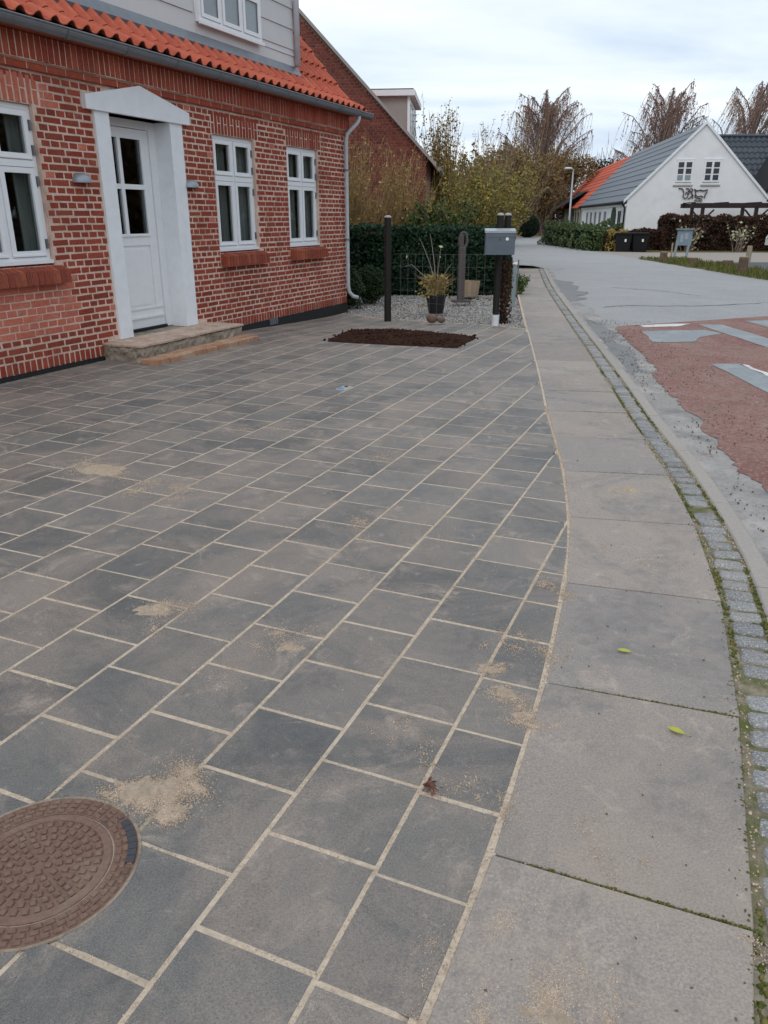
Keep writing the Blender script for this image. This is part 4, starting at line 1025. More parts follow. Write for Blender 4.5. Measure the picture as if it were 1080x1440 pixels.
# gravel garden
def in_gravel(x, y):
    s, t = st_of(x, y); cx_ = np.interp(y, CV[:, 1], CV[:, 0])
    return s > 7.38 - .43 * t and x < cx_ - .03 and y < 18.5 and not (t < .02 and s < 7.7) and x > -3.5
grid_sheet('gravel_bed', -3.6, 3.2, 9.5, 18.6, (68, 91), M['gravel_bed'], lambda x, y: zg(x, y) - .012, in_gravel)
P = []
while len(P) < 15000:
    y = 10.5 + 7.0 * R.random() ** 1.2; x = R.uniform(-1.4, 3.0)
    if in_gravel(x, y): P.append((x, y, zg(x, y) - .006 + R.uniform(0, .012)))
V, F = scatter(np.array(P), NR.uniform(.008, .024, len(P)), aniso=.35); stuff(link('gravel', npmesh('gravel', V, F, M['gravel'])))
# a few leaves on the gravel
P = [(R.uniform(-.6, 2.6), R.uniform(14.5, 16.8), 0) for _ in range(260)]; P = np.array([(x, y, zg(x, y) + .015) for x, y, _ in P])
stuff(leaves('fallen_leaves', P, .05, M['brown_leaf']))

def post(name, x, y, z0, z1, r, m, label, cat='post', cap=True, foot=False, square=False, group=None):
    t = thing(name, label, cat, (x, y, z0), R.uniform(0, 1), group); h = z1 - z0
    MB().lathe([(r, 0), (r, h * .3), (r * .98, h - .012), (r * .93, h)], 16).build('shaft', m, t, smooth=False)
    if cap: MB().lathe([(r * 1.02, 0), (r * 1.02, .012), (r * .7, .028), (r * .2, .034)], 16, (0, 0, h + .0005)).build('cap', M['post_cap'], t)
    if foot: MB().lathe([(r * 1.12, 0), (r * 1.12, .16)], 16, (0, 0, .0)).build('foot', M['white_foot'], t)
    return t
post('garden_post', .06, 12.8, -.14, 1.47, .056, M['black_wood'], 'tall round black post with pale cap standing alone in the gravel bed', 'post')
post('mailbox_post', 1.64, 11.62, -.02, 1.5, .048, M['black_wood'], 'black round post with white painted foot carrying the mailbox', 'post', True, True)
ip = post('mailbox_post', 1.77, 11.78, -.02, 1.5, .05, M['black_wood'], 'black round post wrapped in rusty ivy behind the mailbox', 'post')
P = np.array([(R.gauss(0, .045), R.gauss(-.02, .045), R.uniform(.02, .92)) for _ in range(900)]); leaves('ivy', P, .05, M['ivy'], ip)
wf = thing('wire_fence', 'thin dark wire mesh stretched between the black garden post and the mailbox post', 'fence', (.06, 12.8, -.08))
dx_, dy_ = 1.64 - .06, 11.62 - 12.8
for z in (.12, .3, .48, .66, .84, 1.02): MB().tube([(.06 * dx_, .06 * dy_, z), (.5 * dx_, .5 * dy_, z + .01), (.96 * dx_, .96 * dy_, z + .04)], .0022, 4).build('wire', M['hinge'], wf)
for i in range(1, 13): u = .06 + .9 * i / 13; MB().tube([(u * dx_, u * dy_, .12), (u * dx_, u * dy_, 1.04)], .0018, 4).build('wire', M['hinge'], wf)
# mailbox
mbx = thing('mailbox', 'blue grey metal mailbox with pale lid and round white sticker, fixed to the black posts', 'mailbox', (1.62, 11.44, .985), rad(-4))
MB().cbox(-.205, .205, -.1, .12, 0, .285, .006).build('body', M['mailbox'], mbx)
MB().add([(-.212, -.11, .287), (.212, -.11, .287), (.212, .12, .287), (-.212, .12, .287), (-.212, -.11, .315), (.212, -.11, .315), (.212, .12, .345), (-.212, .12, .345)], [(0, 3, 2, 1), (4, 5, 6, 7), (0, 1, 5, 4), (1, 2, 6, 5), (2, 3, 7, 6), (3, 0, 4, 7)]).build('lid', M['mailbox_lid'], mbx)
MB().box(-.2, .2, -.106, -.1005, .235, .282).build('flap', M['mailbox'], mbx)
mb = MB(); n = 18; mb.add([(.095 + .022 * math.cos(2 * math.pi * i / n), y, .21 + .022 * math.sin(2 * math.pi * i / n)) for y in (-.1005, -.103) for i in range(n)], [tuple(range(n, 2 * n))] + [(i, (i + 1) % n, n + (i + 1) % n, n + i) for i in range(n)]); mb.build('sticker', M['sticker'], mbx)
MB().box(-.012, .004, -.103, -.1005, .185, .215).build('lock', M['dark_iron'], mbx)
# wooden post with a loop head
tp = thing('loop_head_post', 'weathered grey wooden post with an oval loop at its top on a flat foot', 'post', (1.44, 15.0, -.02), .1)
MB().prism([(-.06, -.055), (.06, -.055), (.06, .055), (-.06, .055)], 0, .98, .01).build('shaft', M['grey_wood'], tp)
pts = [(.072 * math.sin(a_) + .015, 0, 1.10 + .135 * -math.cos(a_)) for a_ in np.linspace(0, 2 * math.pi, 25)]
MB().tube(pts, .026, 8, False).build('loop', M['grey_wood'], tp)
MB().box(-.055, .02, -.03, .03, .98, 1.21).build('neck', M['grey_wood'], tp)
MB().prism([(-.16, -.1), (.18, -.1), (.18, .1), (-.16, .1)], 0, .04, .006).build('foot', M['grey_wood'], tp)
# tub
tb = thing('wooden_tub', 'low pale wooden planter tub in front of the dark hedge', 'planter', (1.74, 16.5, -.04)); tb.scale = (.78, .78, .8)
for i in range(22):
    a_ = 2 * math.pi * i / 22; mb = MB()
    mb.add([(-.036, -.012, 0), (.036, -.012, 0), (.036, .012, 0), (-.036, .012, 0), (-.044, -.012 - .045, .36), (.044, -.012 - .045, .36), (.044, .012 - .045, .36), (-.044, .012 - .045, .36)], [(0, 3, 2, 1), (4, 5, 6, 7), (0, 1, 5, 4), (1, 2, 6, 5), (2, 3, 7, 6), (3, 0, 4, 7)])
    mb.build('stave', M['crate'], tb, (.245 * math.sin(a_), -.245 * math.cos(a_), 0), a_)
for z, r in ((.07, .262), (.27, .29)): MB().lathe([(r, 0), (r + .002, .03)], 24, (0, 0, z)).build('hoop', M['dark_iron'], tb)
MB().lathe([(.24, .0), (.27, .32)], 22).build('filling', M['soil'], tb)
# dry grass plant in a pot
pp = thing('potted_plant', 'dry yellow brown grass plant in a black plastic pot on the gravel', 'plant', (.87, 13.3, -.03))
MB().lathe([(.12, 0), (.165, .27), (.17, .27), (.17, .3), (.15, .3), (.14, .27)], 18).build('pot', M['pot'], pp)
mb = MB()
for i in range(90):
    a_ = R.uniform(0, 6.28); l_ = R.uniform(.25, .5); dr_ = R.uniform(.08, .34); x0 = R.gauss(0, .05); y0 = R.gauss(0, .05)
    mb.tube([(x0, y0, .25), (x0 + math.cos(a_) * dr_ * .35, y0 + math.sin(a_) * dr_ * .35, .25 + l_ * .6), (x0 + math.cos(a_) * dr_, y0 + math.sin(a_) * dr_, .25 + l_ * .82)], [.006, .005, .001], 4)
mb.build('blades', M['gold_twig'], pp)
mb = MB()
for (dx, dz) in ((-.55, .62), (-.3, .95), (-.12, 1.0), (.06, .8), (-.2, .75), (.25, .55)):
    mb.tube([(0, 0, .25), (dx * .3, .02, .25 + dz * .5), (dx * .75, 0, .25 + dz * .85), (dx, 0, .25 + dz * (.8 if dx < -.5 else 1))], [.008, .007, .005, .003], 5)
mb.build('stem', M['grey_twig'], pp)
P = np.array([(R.gauss(-.02, .13), R.gauss(0, .12), R.uniform(.25, .62)) for _ in range(420)]); stuff(leaves('leaf_tuft', P, .05, M['gold_leaf'], pp))
P = np.array([(.06, 0, 1.06), (.07, 0, 1.02), (.05, .0, .9), (-.5, 0, .9), (-.3, 0, 1.1)]); leaves('seed_head', P, .07, M['pale_leaf'], pp)
rb = MB()
for (cx_, r_) in ((-.05, .085), (.09, .06)):
    rb.lathe([(r_ * math.sin(a_) + .001, r_ * .8 * (1 - math.cos(a_))) for a_ in np.linspace(.3, math.pi, 8)], 14, (cx_, 0, 0))
o = rb.build('stone_pair', M['rootball'], None, (.78, 12.0, -.03)); tag(o, 'two small round brown stones on the gravel edge below the potted grass', 'stones')

# ------------------------------------------------------------------ foliage builders
def blob_points(n, c, r, noise_amp=.35, shell=.55, flat_bottom=False):
    d = NR.normal(size=(n, 3)); d /= np.linalg.norm(d, axis=1, keepdims=True)
    u = (shell ** 3 + (1 - shell ** 3) * NR.random(n)) ** (1 / 3)
    off = NR.uniform(0, 50, 3)
    w = np.array([mathutils.noise.noise((q[0] * 2.2 + off[0], q[1] * 2.2 + off[1], q[2] * 2.2 + off[2])) for q in d])
    return np.array(c) + d * (u * (1 + noise_amp * w))[:, None] * np.array(r)
def hedge(name, pts, width, h, n, leaf, m, label, cat='hedge', z0=-.05, amp=.1, core=True, dens_top=.25):
    """hedge running along a polyline of (x, y)"""
    cx_, cy_ = pts[0]; t = thing(name, label, cat, (cx_, cy_, z0))
    seg = [(np.array(pts[i]), np.array(pts[i + 1])) for i in range(len(pts) - 1)]; ln = [np.linalg.norm(b - a) for a, b in seg]; tot = sum(ln)
    P = []
    cm = MB()
    for (a, b), l_ in zip(seg, ln):
        d = (b - a) / l_; nn = np.array((d[1], -d[0])); k = int(n * l_ / tot)
        for _ in range(k):
            u = R.uniform(-width * .3, l_ + width * .3); q = R.random()
            if q < dens_top: v = R.uniform(-width / 2, width / 2); z = h
            elif q < dens_top + (1 - dens_top) * .72: v = width / 2 * (1 if R.random() < .75 else -1); z = R.uniform(0, h)
            else: v = R.uniform(-width / 2, width / 2); z = R.uniform(0, h); u = R.choice((-width * .3, l_ + width * .3)) + R.uniform(-.08, .08)
            p = a + d * u + nn * v
            wv = mathutils.noise.noise((p[0] * 1.7, p[1] * 1.7, z * 1.9)) * amp + R.gauss(0, .025)
            p = p + nn * (math.copysign(1, v) * wv); z = max(.01, z + (wv if z > h * .8 else 0))
            P.append((p[0] - cx_, p[1] - cy_, z))
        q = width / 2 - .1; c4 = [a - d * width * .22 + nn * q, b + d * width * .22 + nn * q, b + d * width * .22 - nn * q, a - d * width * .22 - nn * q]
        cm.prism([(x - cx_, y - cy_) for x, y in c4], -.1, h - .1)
    if core: cm.build('dark_core', M['hedge_core'], t)  # solid block, its near-black colour stands for shade inside the hedge
    leaves('foliage', P, leaf, m, t); return t
def whip_shrub(name, x, y, n, h, spread, m_stem, m_leaf, nleaf, leaf, label, r=.008, z0=-.05, lean=(0, 0), lo=.15, cat='shrub', top_bias=1.0, group=None):
    t = thing(name, label, cat, (x, y, z0), 0, group); mb = MB(); LP = []
    for i in range(n):
        a_ = R.uniform(0, 6.283); rr = spread * math.sqrt(R.random()) * .35; hh = h * R.uniform(.55, 1.0)
        bx0, by0 = rr * math.cos(a_), rr * math.sin(a_); dx, dy = spread * R.gauss(0, .42) + lean[0], spread * R.gauss(0, .42) + lean[1]
        pts = []
        for k in range(6):
            u = k / 5; pts.append((bx0 + dx * u ** 1.4 + R.gauss(0, .012 * h), by0 + dy * u ** 1.4 + R.gauss(0, .012 * h), hh * u))
        mb.tube(pts, [r * (1 - .75 * k / 5) for k in range(6)], 3, False)
        for _ in range(3):
            k = R.uniform(.35, .95) * 5; i0 = int(k); f_ = k - i0; p = [pts[i0][q] * (1 - f_) + pts[min(5, i0 + 1)][q] * f_ for q in range(3)]
            e_ = (p[0] + R.gauss(0, .12 * spread), p[1] + R.gauss(0, .12 * spread), p[2] + R.uniform(.08, .2) * h); mb.tube([p, e_], [r * .5, r * .2], 3, False)
            for _ in range(max(1, nleaf // (n * 4))): u = R.random(); LP.append([p[q] * (1 - u) + e_[q] * u + R.gauss(0, leaf * .6) for q in range(3)])
        for _ in range(max(1, nleaf // (n * 4))):
            k = (lo + (1 - lo) * R.random() ** top_bias) * 5; i0 = min(4, int(k)); f_ = k - i0
            LP.append([pts[i0][q] * (1 - f_) + pts[i0 + 1][q] * f_ + R.gauss(0, leaf * .9) for q in range(3)])
    mb.build('stem', m_stem, t); leaves('foliage', LP, leaf, m_leaf, t); return t
def round_bush(name, x, y, r, h, n, leaf, m, label, z0=-.1, cat='bush', core=True, group=None, amp=.2):
    t = thing(name, label, cat, (x, y, z0), 0, group)
    if core: MB().lathe([(r * .8 * math.sin(a_) + .001, h / 2 - h * .42 * math.cos(a_)) for a_ in np.linspace(.05, math.pi - .05, 8)], 12).build('dark_core', M['hedge_core'], t)  # solid filler coloured near black as the shaded depth behind the leaves
    P = blob_points(n, (0, 0, h / 2), (r, r, h / 2), amp, .8); P = P[P[:, 2] > 0]; leaves('foliage', P, leaf, m, t); return t

hedge('laurel_hedge', [(-1.7, 18.1), (2.35, 17.7)], 1.1, 1.28, 26000, .075, M['hedge_leaf'], 'dark green clipped hedge along the back of the gravel bed')
round_bush('box_bush', -.28, 15.6, .33, .72, 3600, .035, M['box_leaf'], 'round dark box bush beside the tall black post', -.1)
round_bush('box_bush', -.68, 14.75, .3, .75, 3600, .04, M['box_leaf'], 'loose dark box bush beside the cottage downpipe', -.12, amp=.45)
whip_shrub('golden_willow', -.75, 19.3, 150, 3.3, .95, M['gold_twig'], M['gold_leaf'], 3000, .055, 'tall golden brown stemmed shrub beside the cottage corner', .011)
whip_shrub('golden_willow', .35, 20.0, 120, 3.1, 1.0, M['gold_twig'], M['gold_leaf'], 2600, .055, 'golden brown twiggy shrub in front of the neighbour gable', .011)
whip_shrub('green_shrub', 1.35, 19.6, 70, 1.9, 1.0, M['twig'], M['green_leaf'], 6000, .085, 'low green leafy shrub rising behind the hedge', .011)
whip_shrub('hazel_bush', 2.35, 21.5, 90, 2.5, 1.3, M['twig'], M['hazel_leaf'], 13000, .07, 'yellow green bushy hazel behind the mailbox', .013)
whip_shrub('hazel_bush', 3.3, 24.5, 90, 2.9, 1.3, M['twig'], M['hazel_leaf'], 11000, .075, 'yellow hazel with bare upright shoots left of the street', .014, lean=(.1, 0))
whip_shrub('conical_shrub', 1.65, 25.5, 130, 4.4, .8, M['gold_twig'], M['hazel_leaf'], 6500, .07, 'tall narrow green brown shrub right of the neighbour roof', .015)
whip_shrub('bare_shrub', 3.6, 29.5, 60, 4.6, 1.7, M['twig'], M['hazel_leaf'], 3000, .07, 'tall thin leaved shrub with whippy shoots against the sky', .016)
whip_shrub('brown_shrub', 6.2, 44, 120, 5.0, 2.6, M['twig'], M['brown_leaf'], 8000, .17, 'brown autumn thicket at the left of the far street', .022)
whip_shrub('brown_shrub', 8.6, 60, 120, 6.4, 2.6, M['twig'], M['brown_leaf'], 8000, .2, 'rusty brown thicket behind the round topiary', .025)
whip_shrub('brown_shrub', 13.6, 74, 120, 7.0, 3.2, M['twig'], M['brown_leaf'], 8000, .22, 'dense brown shrubbery at the end of the street', .03)
whip_shrub('brown_shrub', 4.0, 38, 90, 4.0, 1.8, M['twig'], M['hazel_leaf'], 8000, .14, 'yellow brown thicket beyond the hazel bushes', .02)
whip_shrub('climber', *w2(9.0, -1.9), 26, 3.9, .5, M['gold_twig'], M['hazel_leaf'], 900, .07, 'yellow leaved climber in the gap between the two brick houses', .01, -.1)
whip_shrub('kerb_weeds', 2.72, 16.4, 40, .42, .35, M['green_leaf'], M['green_leaf'], 500, .06, 'bright green weeds beside the sidewalk behind the mailbox', .006, -.03, cat='weeds')
gp = thing('gate_post', 'thin grey green metal post beside the sidewalk behind the mailbox', 'post', (2.30, 14.2, -.02))
MB().prism([(-.035, -.03), (.035, -.03), (.035, .03), (-.035, .03)], 0, .72, .004).build('shaft', M['sign_leg'], gp)
MB().box(-.04, .04, -.034, .034, .721, .755).build('cap', M['sticker'], gp)
MB().tube([(.05, 0, .2), (.06, 0, .8)], .012, 6).build('rod', M['hinge'], gp)
rb = round_bush('topiary_bush', 11.2, 64.2, .95, 1.75, 5000, .10, M['dark_leaf'], 'round clipped evergreen at the end of the street', -.05, amp=.05)

# ------------------------------------------------------------------ NEIGHBOUR HOUSE
NC = (1.10, 22.1); NROT = math.atan2(.995, .10)
nh = thing('neighbour_house', 'large old dark red brick house with steep gable and boxy dormer beyond the hedge', 'house', (*NC, 0), NROT)
# local: x along d, y = into the house (-n)
WD, EZ, PK = 9.0, 2.95, 7.55
def rake(z): return (z - EZ) * 1.0
core = MB(); prof = [(0, -.3), (WD, -.3), (WD, EZ), (WD / 2, PK - .05), (0, EZ)]
core.add([(.012, y, z) for y, z in prof] + [(9.0, y, z) for y, z in prof], [(4, 3, 2, 1, 0), (5, 6, 7, 8, 9), (0, 1, 6, 5), (1, 2, 7, 6), (4, 0, 5, 9)])
core.build('wall', M['old_mortar'], nh)
gbk = MB()
for k in range(int((PK - .1) / .0715)):
    z0 = .05 + k * .0715; z1 = z0 + .056
    y0 = 0 if z1 < EZ else rake(z1) + .01; y1 = WD - y0; L_ = .121 if k % 2 == 0 else .242; y = (-.06 if k % 2 == 0 else -.12 * (k % 4 == 1))
    while y < min(y1, 6.5):
        a, b = max(y, y0), min(y + L_ - .015, y1)
        if b - a > .03:
            j = R.uniform(-.003, .003); gbk.add([(j, a, z0), (j, b, z0), (j, b, z1), (j, a, z1), (.05, a, z0), (.05, b, z0), (.05, b, z1), (.05, a, z1)], [(3, 2, 1, 0), (0, 1, 5, 4), (1, 2, 6, 5), (2, 3, 7, 6), (3, 0, 4, 7)])
        y += L_
o = gbk.build('brick', M['old_brick'], nh); o['kind'] = 'stuff'
rf = MB()
rf.add([(-.09, -.25, EZ - .18), (9.1, -.25, EZ - .18), (9.1, WD / 2, PK + .07), (-.09, WD / 2, PK + .07), (-.09, -.25, EZ - .26), (9.1, -.25, EZ - .26), (9.1, WD / 2, PK - .03), (-.09, WD / 2, PK - .03), (-.09, WD + .25, EZ - .18), (9.1, WD + .25, EZ - .18), (-.09, WD + .25, EZ - .26), (9.1, WD + .25, EZ - .26)],
       [(0, 1, 2, 3), (7, 6, 5, 4), (0, 4, 5, 1), (0, 3, 7, 4), (1, 5, 6, 2), (3, 2, 9, 8), (10, 11, 6, 7), (8, 9, 11, 10), (3, 8, 10, 7)])
rf.build('roof', M['rowlock'], nh)
# barge board on the near rake
bb = MB(); bb.add([(-.13, -.27, EZ - .27), (-.13, WD / 2, PK - .02), (-.13, WD / 2, PK + .08), (-.13, -.27, EZ - .17), (-.091, -.27, EZ - .27), (-.091, WD / 2, PK - .02), (-.091, WD / 2, PK + .08), (-.091, -.27, EZ - .17)], [(3, 2, 1, 0), (0, 1, 5, 4), (1, 2, 6, 5), (2, 3, 7, 6), (3, 0, 4, 7)]); bb.build('barge_board', M['dormer_cheek'], nh)
dmr = MB().box(.8, 3.6, .53, 2.0, 3.0, 4.46).build('dormer', M['tan_wall'], nh); dmr.data.materials[0] = M['dormer_cheek']
MB().box(.66, 3.75, .36, 2.1, 4.46, 4.60).build('dormer_roof', M['white_wash'], nh)
MB().box(.70, 3.7, .40, 2.1, 4.601, 4.63).build('roof_felt', M['black_roof'], nh)
MB().box(.95, 3.45, .50, .529, 3.55, 4.40).build('dormer_window', M['white_paint'], nh)
for x0 in (1.05, 1.9, 2.72): MB().box(x0, x0 + .68, .494, .4995, 3.65, 4.32).build('pane', M['window_dark'], nh)
MB().box(.78, .799, .49, .56, 3.0, 4.459).build('corner_board', M['white_paint'], nh)
MB().tube([(-.05, -.35, EZ - .3), (9, -.35, EZ - .3)], .06, 8).build('gutter', M['zinc'], nh)

# ------------------------------------------------------------------ WHITE HOUSE across the street
hx, hy = 13.45, 46.0
AX = math.atan2(-2.5, 20)   # ridge direction turned slightly right of straight away
def far_house(name, label, x, y, rot): return thing(name, label, 'house', (x, y, -.05), rot)
def roof_rows(t, name, x0, x1, ya, za, yb, zb, rows, m, lip=.035, xa=None, wave=0):
    """stepped rows from eave (ya, za) to ridge (yb, zb), running along local y -> here x is across, rows along 'y' axis"""
    for r in range(rows):
        u0, u1 = r / rows, (r + 1) / rows; mb = MB()
        p0 = (ya + (yb - ya) * u0, za + (zb - za) * u0); p1 = (ya + (yb - ya) * u1, za + (zb - za) * u1)
        vs = []; n = max(2, wave)
        for i in range(n + 1):
            x = x0 + (x1 - x0) * i / n; wz = (.03 if i % 2 else 0) if wave else 0
            vs += [(x, p0[0], p0[1]), (x, p0[0], p0[1] + lip + wz), (x, p1[0], p1[1] + .004 + wz)]
        fs = []
        for i in range(n): q = 3 * i; fs += [(q, q + 3, q + 4, q + 1), (q + 1, q + 4, q + 5, q + 2)]
        mb.add(vs, fs).build(name, m, t)
wh = far_house('white_house', 'whitewashed house with blue grey roof and two small gable windows across the street', hx, hy, AX)
# local x across gable (0..7.4), local y along the ridge
GW, EV, PKW, LEN = 7.35, 2.5, 6.15, 21.5
mb = MB(); pf = [(0, 0), (GW, 0), (GW, EV), (GW / 2, PKW), (0, EV)]
mb.add([(x, 0, z) for x, z in pf] + [(x, LEN, z) for x, z in pf], [(0, 1, 2, 3, 4), (9, 8, 7, 6, 5), (0, 4, 9, 5), (1, 6, 7, 2), (0, 5, 6, 1)]); mb.build('wall', M['white_wash'], wh)
for sgn in (0, 1):
    for r in range(10):
        u0, u1 = r / 10, (r + 1) / 10
        xs0 = -.22 + (GW / 2 + .22) * u0; xs1 = -.22 + (GW / 2 + .22) * u1; z0 = EV - .2 + (PKW + .06 - EV + .2) * u0; z1 = EV - .2 + (PKW + .06 - EV + .2) * u1
        q = (lambda x: x) if sgn == 0 else (lambda x: GW - x)
        vs = [(q(xs0), -.05, z0), (q(xs0), LEN + .05, z0), (q(xs0), LEN + .05, z0 + .07), (q(xs0), -.05, z0 + .07), (q(xs1), -.05, z1 + .015), (q(xs1), LEN + .05, z1 + .015)]
        fs = [(0, 3, 2, 1), (3, 4, 5, 2)] if sgn == 0 else [(0, 1, 2, 3), (3, 2, 5, 4)]
        MB().add(vs, fs + [(0, 4, 3) if sgn else (0, 3, 4)]).build('roof_panel', M['steel_roof'], wh)
# white verge boards on the gable
vg = MB()
for q in (lambda x: x, lambda x: GW - x):
    vg.add([(q(-.2), -.1, EV - .26), (q(GW / 2), -.1, PKW - .02), (q(GW / 2), -.1, PKW + .14), (q(-.2), -.1, EV - .1), (q(-.2), -.001, EV - .26), (q(GW / 2), -.001, PKW - .02), (q(GW / 2), -.001, PKW + .14), (q(-.2), -.001, EV - .1)], [(0, 1, 2, 3), (3, 2, 6, 7), (0, 4, 5, 1)])
vg.build('verge_board', M['white_paint'], wh)
def far_window(t, x0, x1, z0, z1, rows=3, mats=('window_dark', 'window_dark')):
    f = MB(); c = (x0 + x1) / 2
    f.box(x0, x1, -.05, -.001, z0, z1)
    fo = f.build('window', M['white_paint'], t)
    for ci, (a, b) in enumerate(((x0 + .08, c - .06), (c + .06, x1 - .08))):
        for r in range(rows):
            h = (z1 - z0 - .12) / rows; q0 = z0 + .06 + r * h + .03; q1 = q0 + h - .06
            MB().box(a, b, -.06, -.0505, q0, q1).build('pane', M[mats[0] if r == 0 else mats[1]], fo)
    MB().box(x0 - .08, x1 + .08, -.06, -.001, z0 - .2, z0 - .13).build('sill', M['post_cap'], fo)
    MB().box(x0 - .04, x1 + .04, -.03, -.001, z1 + .03, z1 + .08).build('lintel', M['white_render'], fo)
far_window(wh, 2.42, 3.28, 3.3, 4.38, 3, ('pane_grey', 'window_dark')); far_window(wh, 3.86, 4.72, 3.3, 4.38)
# wrought iron emblem on the gable
em = MB(); ox, oz = 2.85, 2.66
def sq(pts, r=.03): em.tube([(ox + x, -.06, oz + z) for x, z in pts], r, 5)
sq([(-.2, .34), (.0, .3), (.1, .14), (.08, -.08), (.2, -.2), (.34, -.1), (.32, .1), (.22, .14), (.2, .0)])
sq([(.18, .32), (.34, .3), (.42, .2), (.36, .02)]); sq([(.3, .2), (.5, .16), (.56, 0), (.46, -.16), (.36, -.2)]); sq([(.42, .34), (.56, .26), (.5, .1), (.6, -.02), (.58, -.22)])
sq([(.62, .28), (.78, .2), (.95, .24), (1.12, .2), (1.32, .26), (1.3, .1), (1.22, -.02), (1.24, -.16)], .035); sq([(.7, .2), (.74, .0), (.84, -.1), (1.02, -.06), (1.16, -.12)]); sq([(.68, -.02), (.78, -.16), (.95, -.18), (1.1, -.24)])
sq([(.7, -.3), (.8, -.26), (.86, -.34), (.95, -.28), (1.04, -.34), (1.12, -.28)], .025)
em.build('iron_emblem', M['wrought'], wh)
# long side: windows, arched door, downpipe (local x = 0 face looks towards -x)
def side_box(t, name, y0, y1, z0, z1, m, d=.06): return MB().box(-d, -.001, y0, y1, z0, z1).build(name, M[m], t)
for i, y0 in enumerate((7.2, 9.6, 12.0, 14.4, 16.8)):
    o = side_box(wh, 'window', y0, y0 + 1.15, .75, 1.95, 'white_paint'); 
    for (a, b) in ((.1, .53), (.62, 1.05)): MB().box(-.07, -.0605, y0 + a, y0 + b, .85, 1.85).build('pane', M['pane_grey'], o)
mb = MB(); pr = [(3.5, 0), (5.2, 0), (5.2, 1.6)] + [(4.35 + .85 * math.cos(a_), 1.6 + .5 * math.sin(a_)) for a_ in np.linspace(.2, math.pi - .2, 7)] + [(3.5, 1.6)]
mb.add([(-.05, y, z) for y, z in pr] + [(-.001, y, z) for y, z in pr], [tuple(range(len(pr) - 1, -1, -1))] + [(i, (i + 1) % len(pr), len(pr) + (i + 1) % len(pr), len(pr) + i) for i in range(len(pr))]); mb.build('arched_door', M['green_door'], wh)
o = side_box(wh, 'window', 1.2, 2.5, .6, 1.95, 'white_paint')
for (a, b) in ((.1, .6), (.7, 1.2)): MB().box(-.07, -.0605, 1.2 + a, 1.2 + b, .7, 1.85).build('pane', M['window_dark'], o)
MB().tube([(-.28, -.03, EV - .22), (-.28, LEN, EV - .22)], .07, 6).build('gutter', M['black_roof'], wh)
MB().tube([(-.26, .1, EV - .25), (-.08, .1, EV - .5), (-.08, .1, 0)], .05, 6).build('downpipe', M['black_roof'], wh)
side_box(wh, 'cornice', .02, LEN, EV - .42, EV - .3, 'white_render', .1)
# orange house in line behind it
oh = far_house('orange_roof_house', 'low old house with orange red tiled roof beyond the white house', hx + LEN * math.sin(-AX), hy + LEN * math.cos(AX), AX)
OL = 23.0
mb = MB(); mb.add([(x, .02, z) for x, z in pf] + [(x, OL, z) for x, z in pf], [(0, 1, 2, 3, 4), (9, 8, 7, 6, 5), (0, 4, 9, 5), (1, 6, 7, 2), (0, 5, 6, 1)]); mb.build('wall', M['tan_wall'], oh)
for sgn in (0, 1):
    for r in range(12):
        u0, u1 = r / 12, (r + 1) / 12; q = (lambda x: x) if sgn == 0 else (lambda x: GW - x)
        xs0 = -.3 + (GW / 2 + .3) * u0; xs1 = -.3 + (GW / 2 + .3) * u1; z0 = EV - .3 + (PKW - EV + .3) * u0; z1 = EV - .3 + (PKW - EV + .3) * u1
        vs = [(q(xs0), .1, z0), (q(xs0), OL + .3, z0), (q(xs0), OL + .3, z0 + .06), (q(xs0), .1, z0 + .06), (q(xs1), .1, z1 + .012), (q(xs1), OL + .3, z1 + .012)]
        MB().add(vs, [(0, 3, 2, 1), (3, 4, 5, 2)] if sgn == 0 else [(0, 1, 2, 3), (3, 2, 5, 4)]).build('roof_course', M['orange_roof'], oh)
# black lean-to roof on the street side and timber posts below
MB().add([(-1.6, 6, 2.15), (-1.6, 16, 2.15), (1.1, 16, 3.75), (1.1, 6, 3.75), (-1.6, 6, 2.05), (-1.6, 16, 2.05)], [(0, 3, 2, 1), (0, 1, 5, 4)]).build('lean_to_roof', M['black_roof'], oh)
for y0 in (1.0, 3.0, 5.0, 8, 17.5, 19.5, 21.5): side_box(oh, 'timber', y0, y0 + .5, 0, 2.2, 'post_cap', .08); side_box(oh, 'window', y0 + .8, y0 + 1.6, .8, 1.9, 'window_dark', .05)
for y0 in (6.2, 11, 15.7): MB().box(-1.5, -1.3, y0, y0 + .2, 0, 2.1).build('lean_to_post', M['brown_beam'], oh)
# wing with dark tiles to the right
wg = far_house('dark_roof_wing', 'white house wing with dark blue black tiled roof right of the white gable', 18.6, 48.6, 0)
MB().box(0, 16, 0, 6.6, 0, 2.6).build('wall', M['white_wash'], wg)
for r in range(11):
    u0, u1 = r / 11, (r + 1) / 11; y0, y1 = -.3 + 3.6 * u0, -.3 + 3.6 * u1; z0, z1 = 2.4 + 3.66 * u0, 2.4 + 3.66 * u1
    n = 200; vs = []; fs = []
    for i in range(n + 1):
        x = -.2 + 16.4 * i / n; wz = .085 * (.5 + .5 * math.sin(i * math.pi / 2))
        vs += [(x, y0, z0), (x, y0, z0 + .06 + wz), (x, y1, z1 + wz)]
        if i: q = 3 * i; fs += [(q - 3, q, q + 1, q - 2), (q - 2, q + 1, q + 2, q - 1)]
    MB().add(vs, fs).build('roof_course', M['dark_roof'], wg)
MB().add([(-.2, 3.3, 6.06), (16.2, 3.3, 6.06), (16.2, 6.9, 2.4), (-.2, 6.9, 2.4)], [(0, 1, 2, 3)]).build('rear_roof', M['dark_roof'], wg)
MB().tube([(-.2, 3.3, 6.12), (16.2, 3.3, 6.12)], .1, 8).build('ridge', M['dark_roof'], wg)
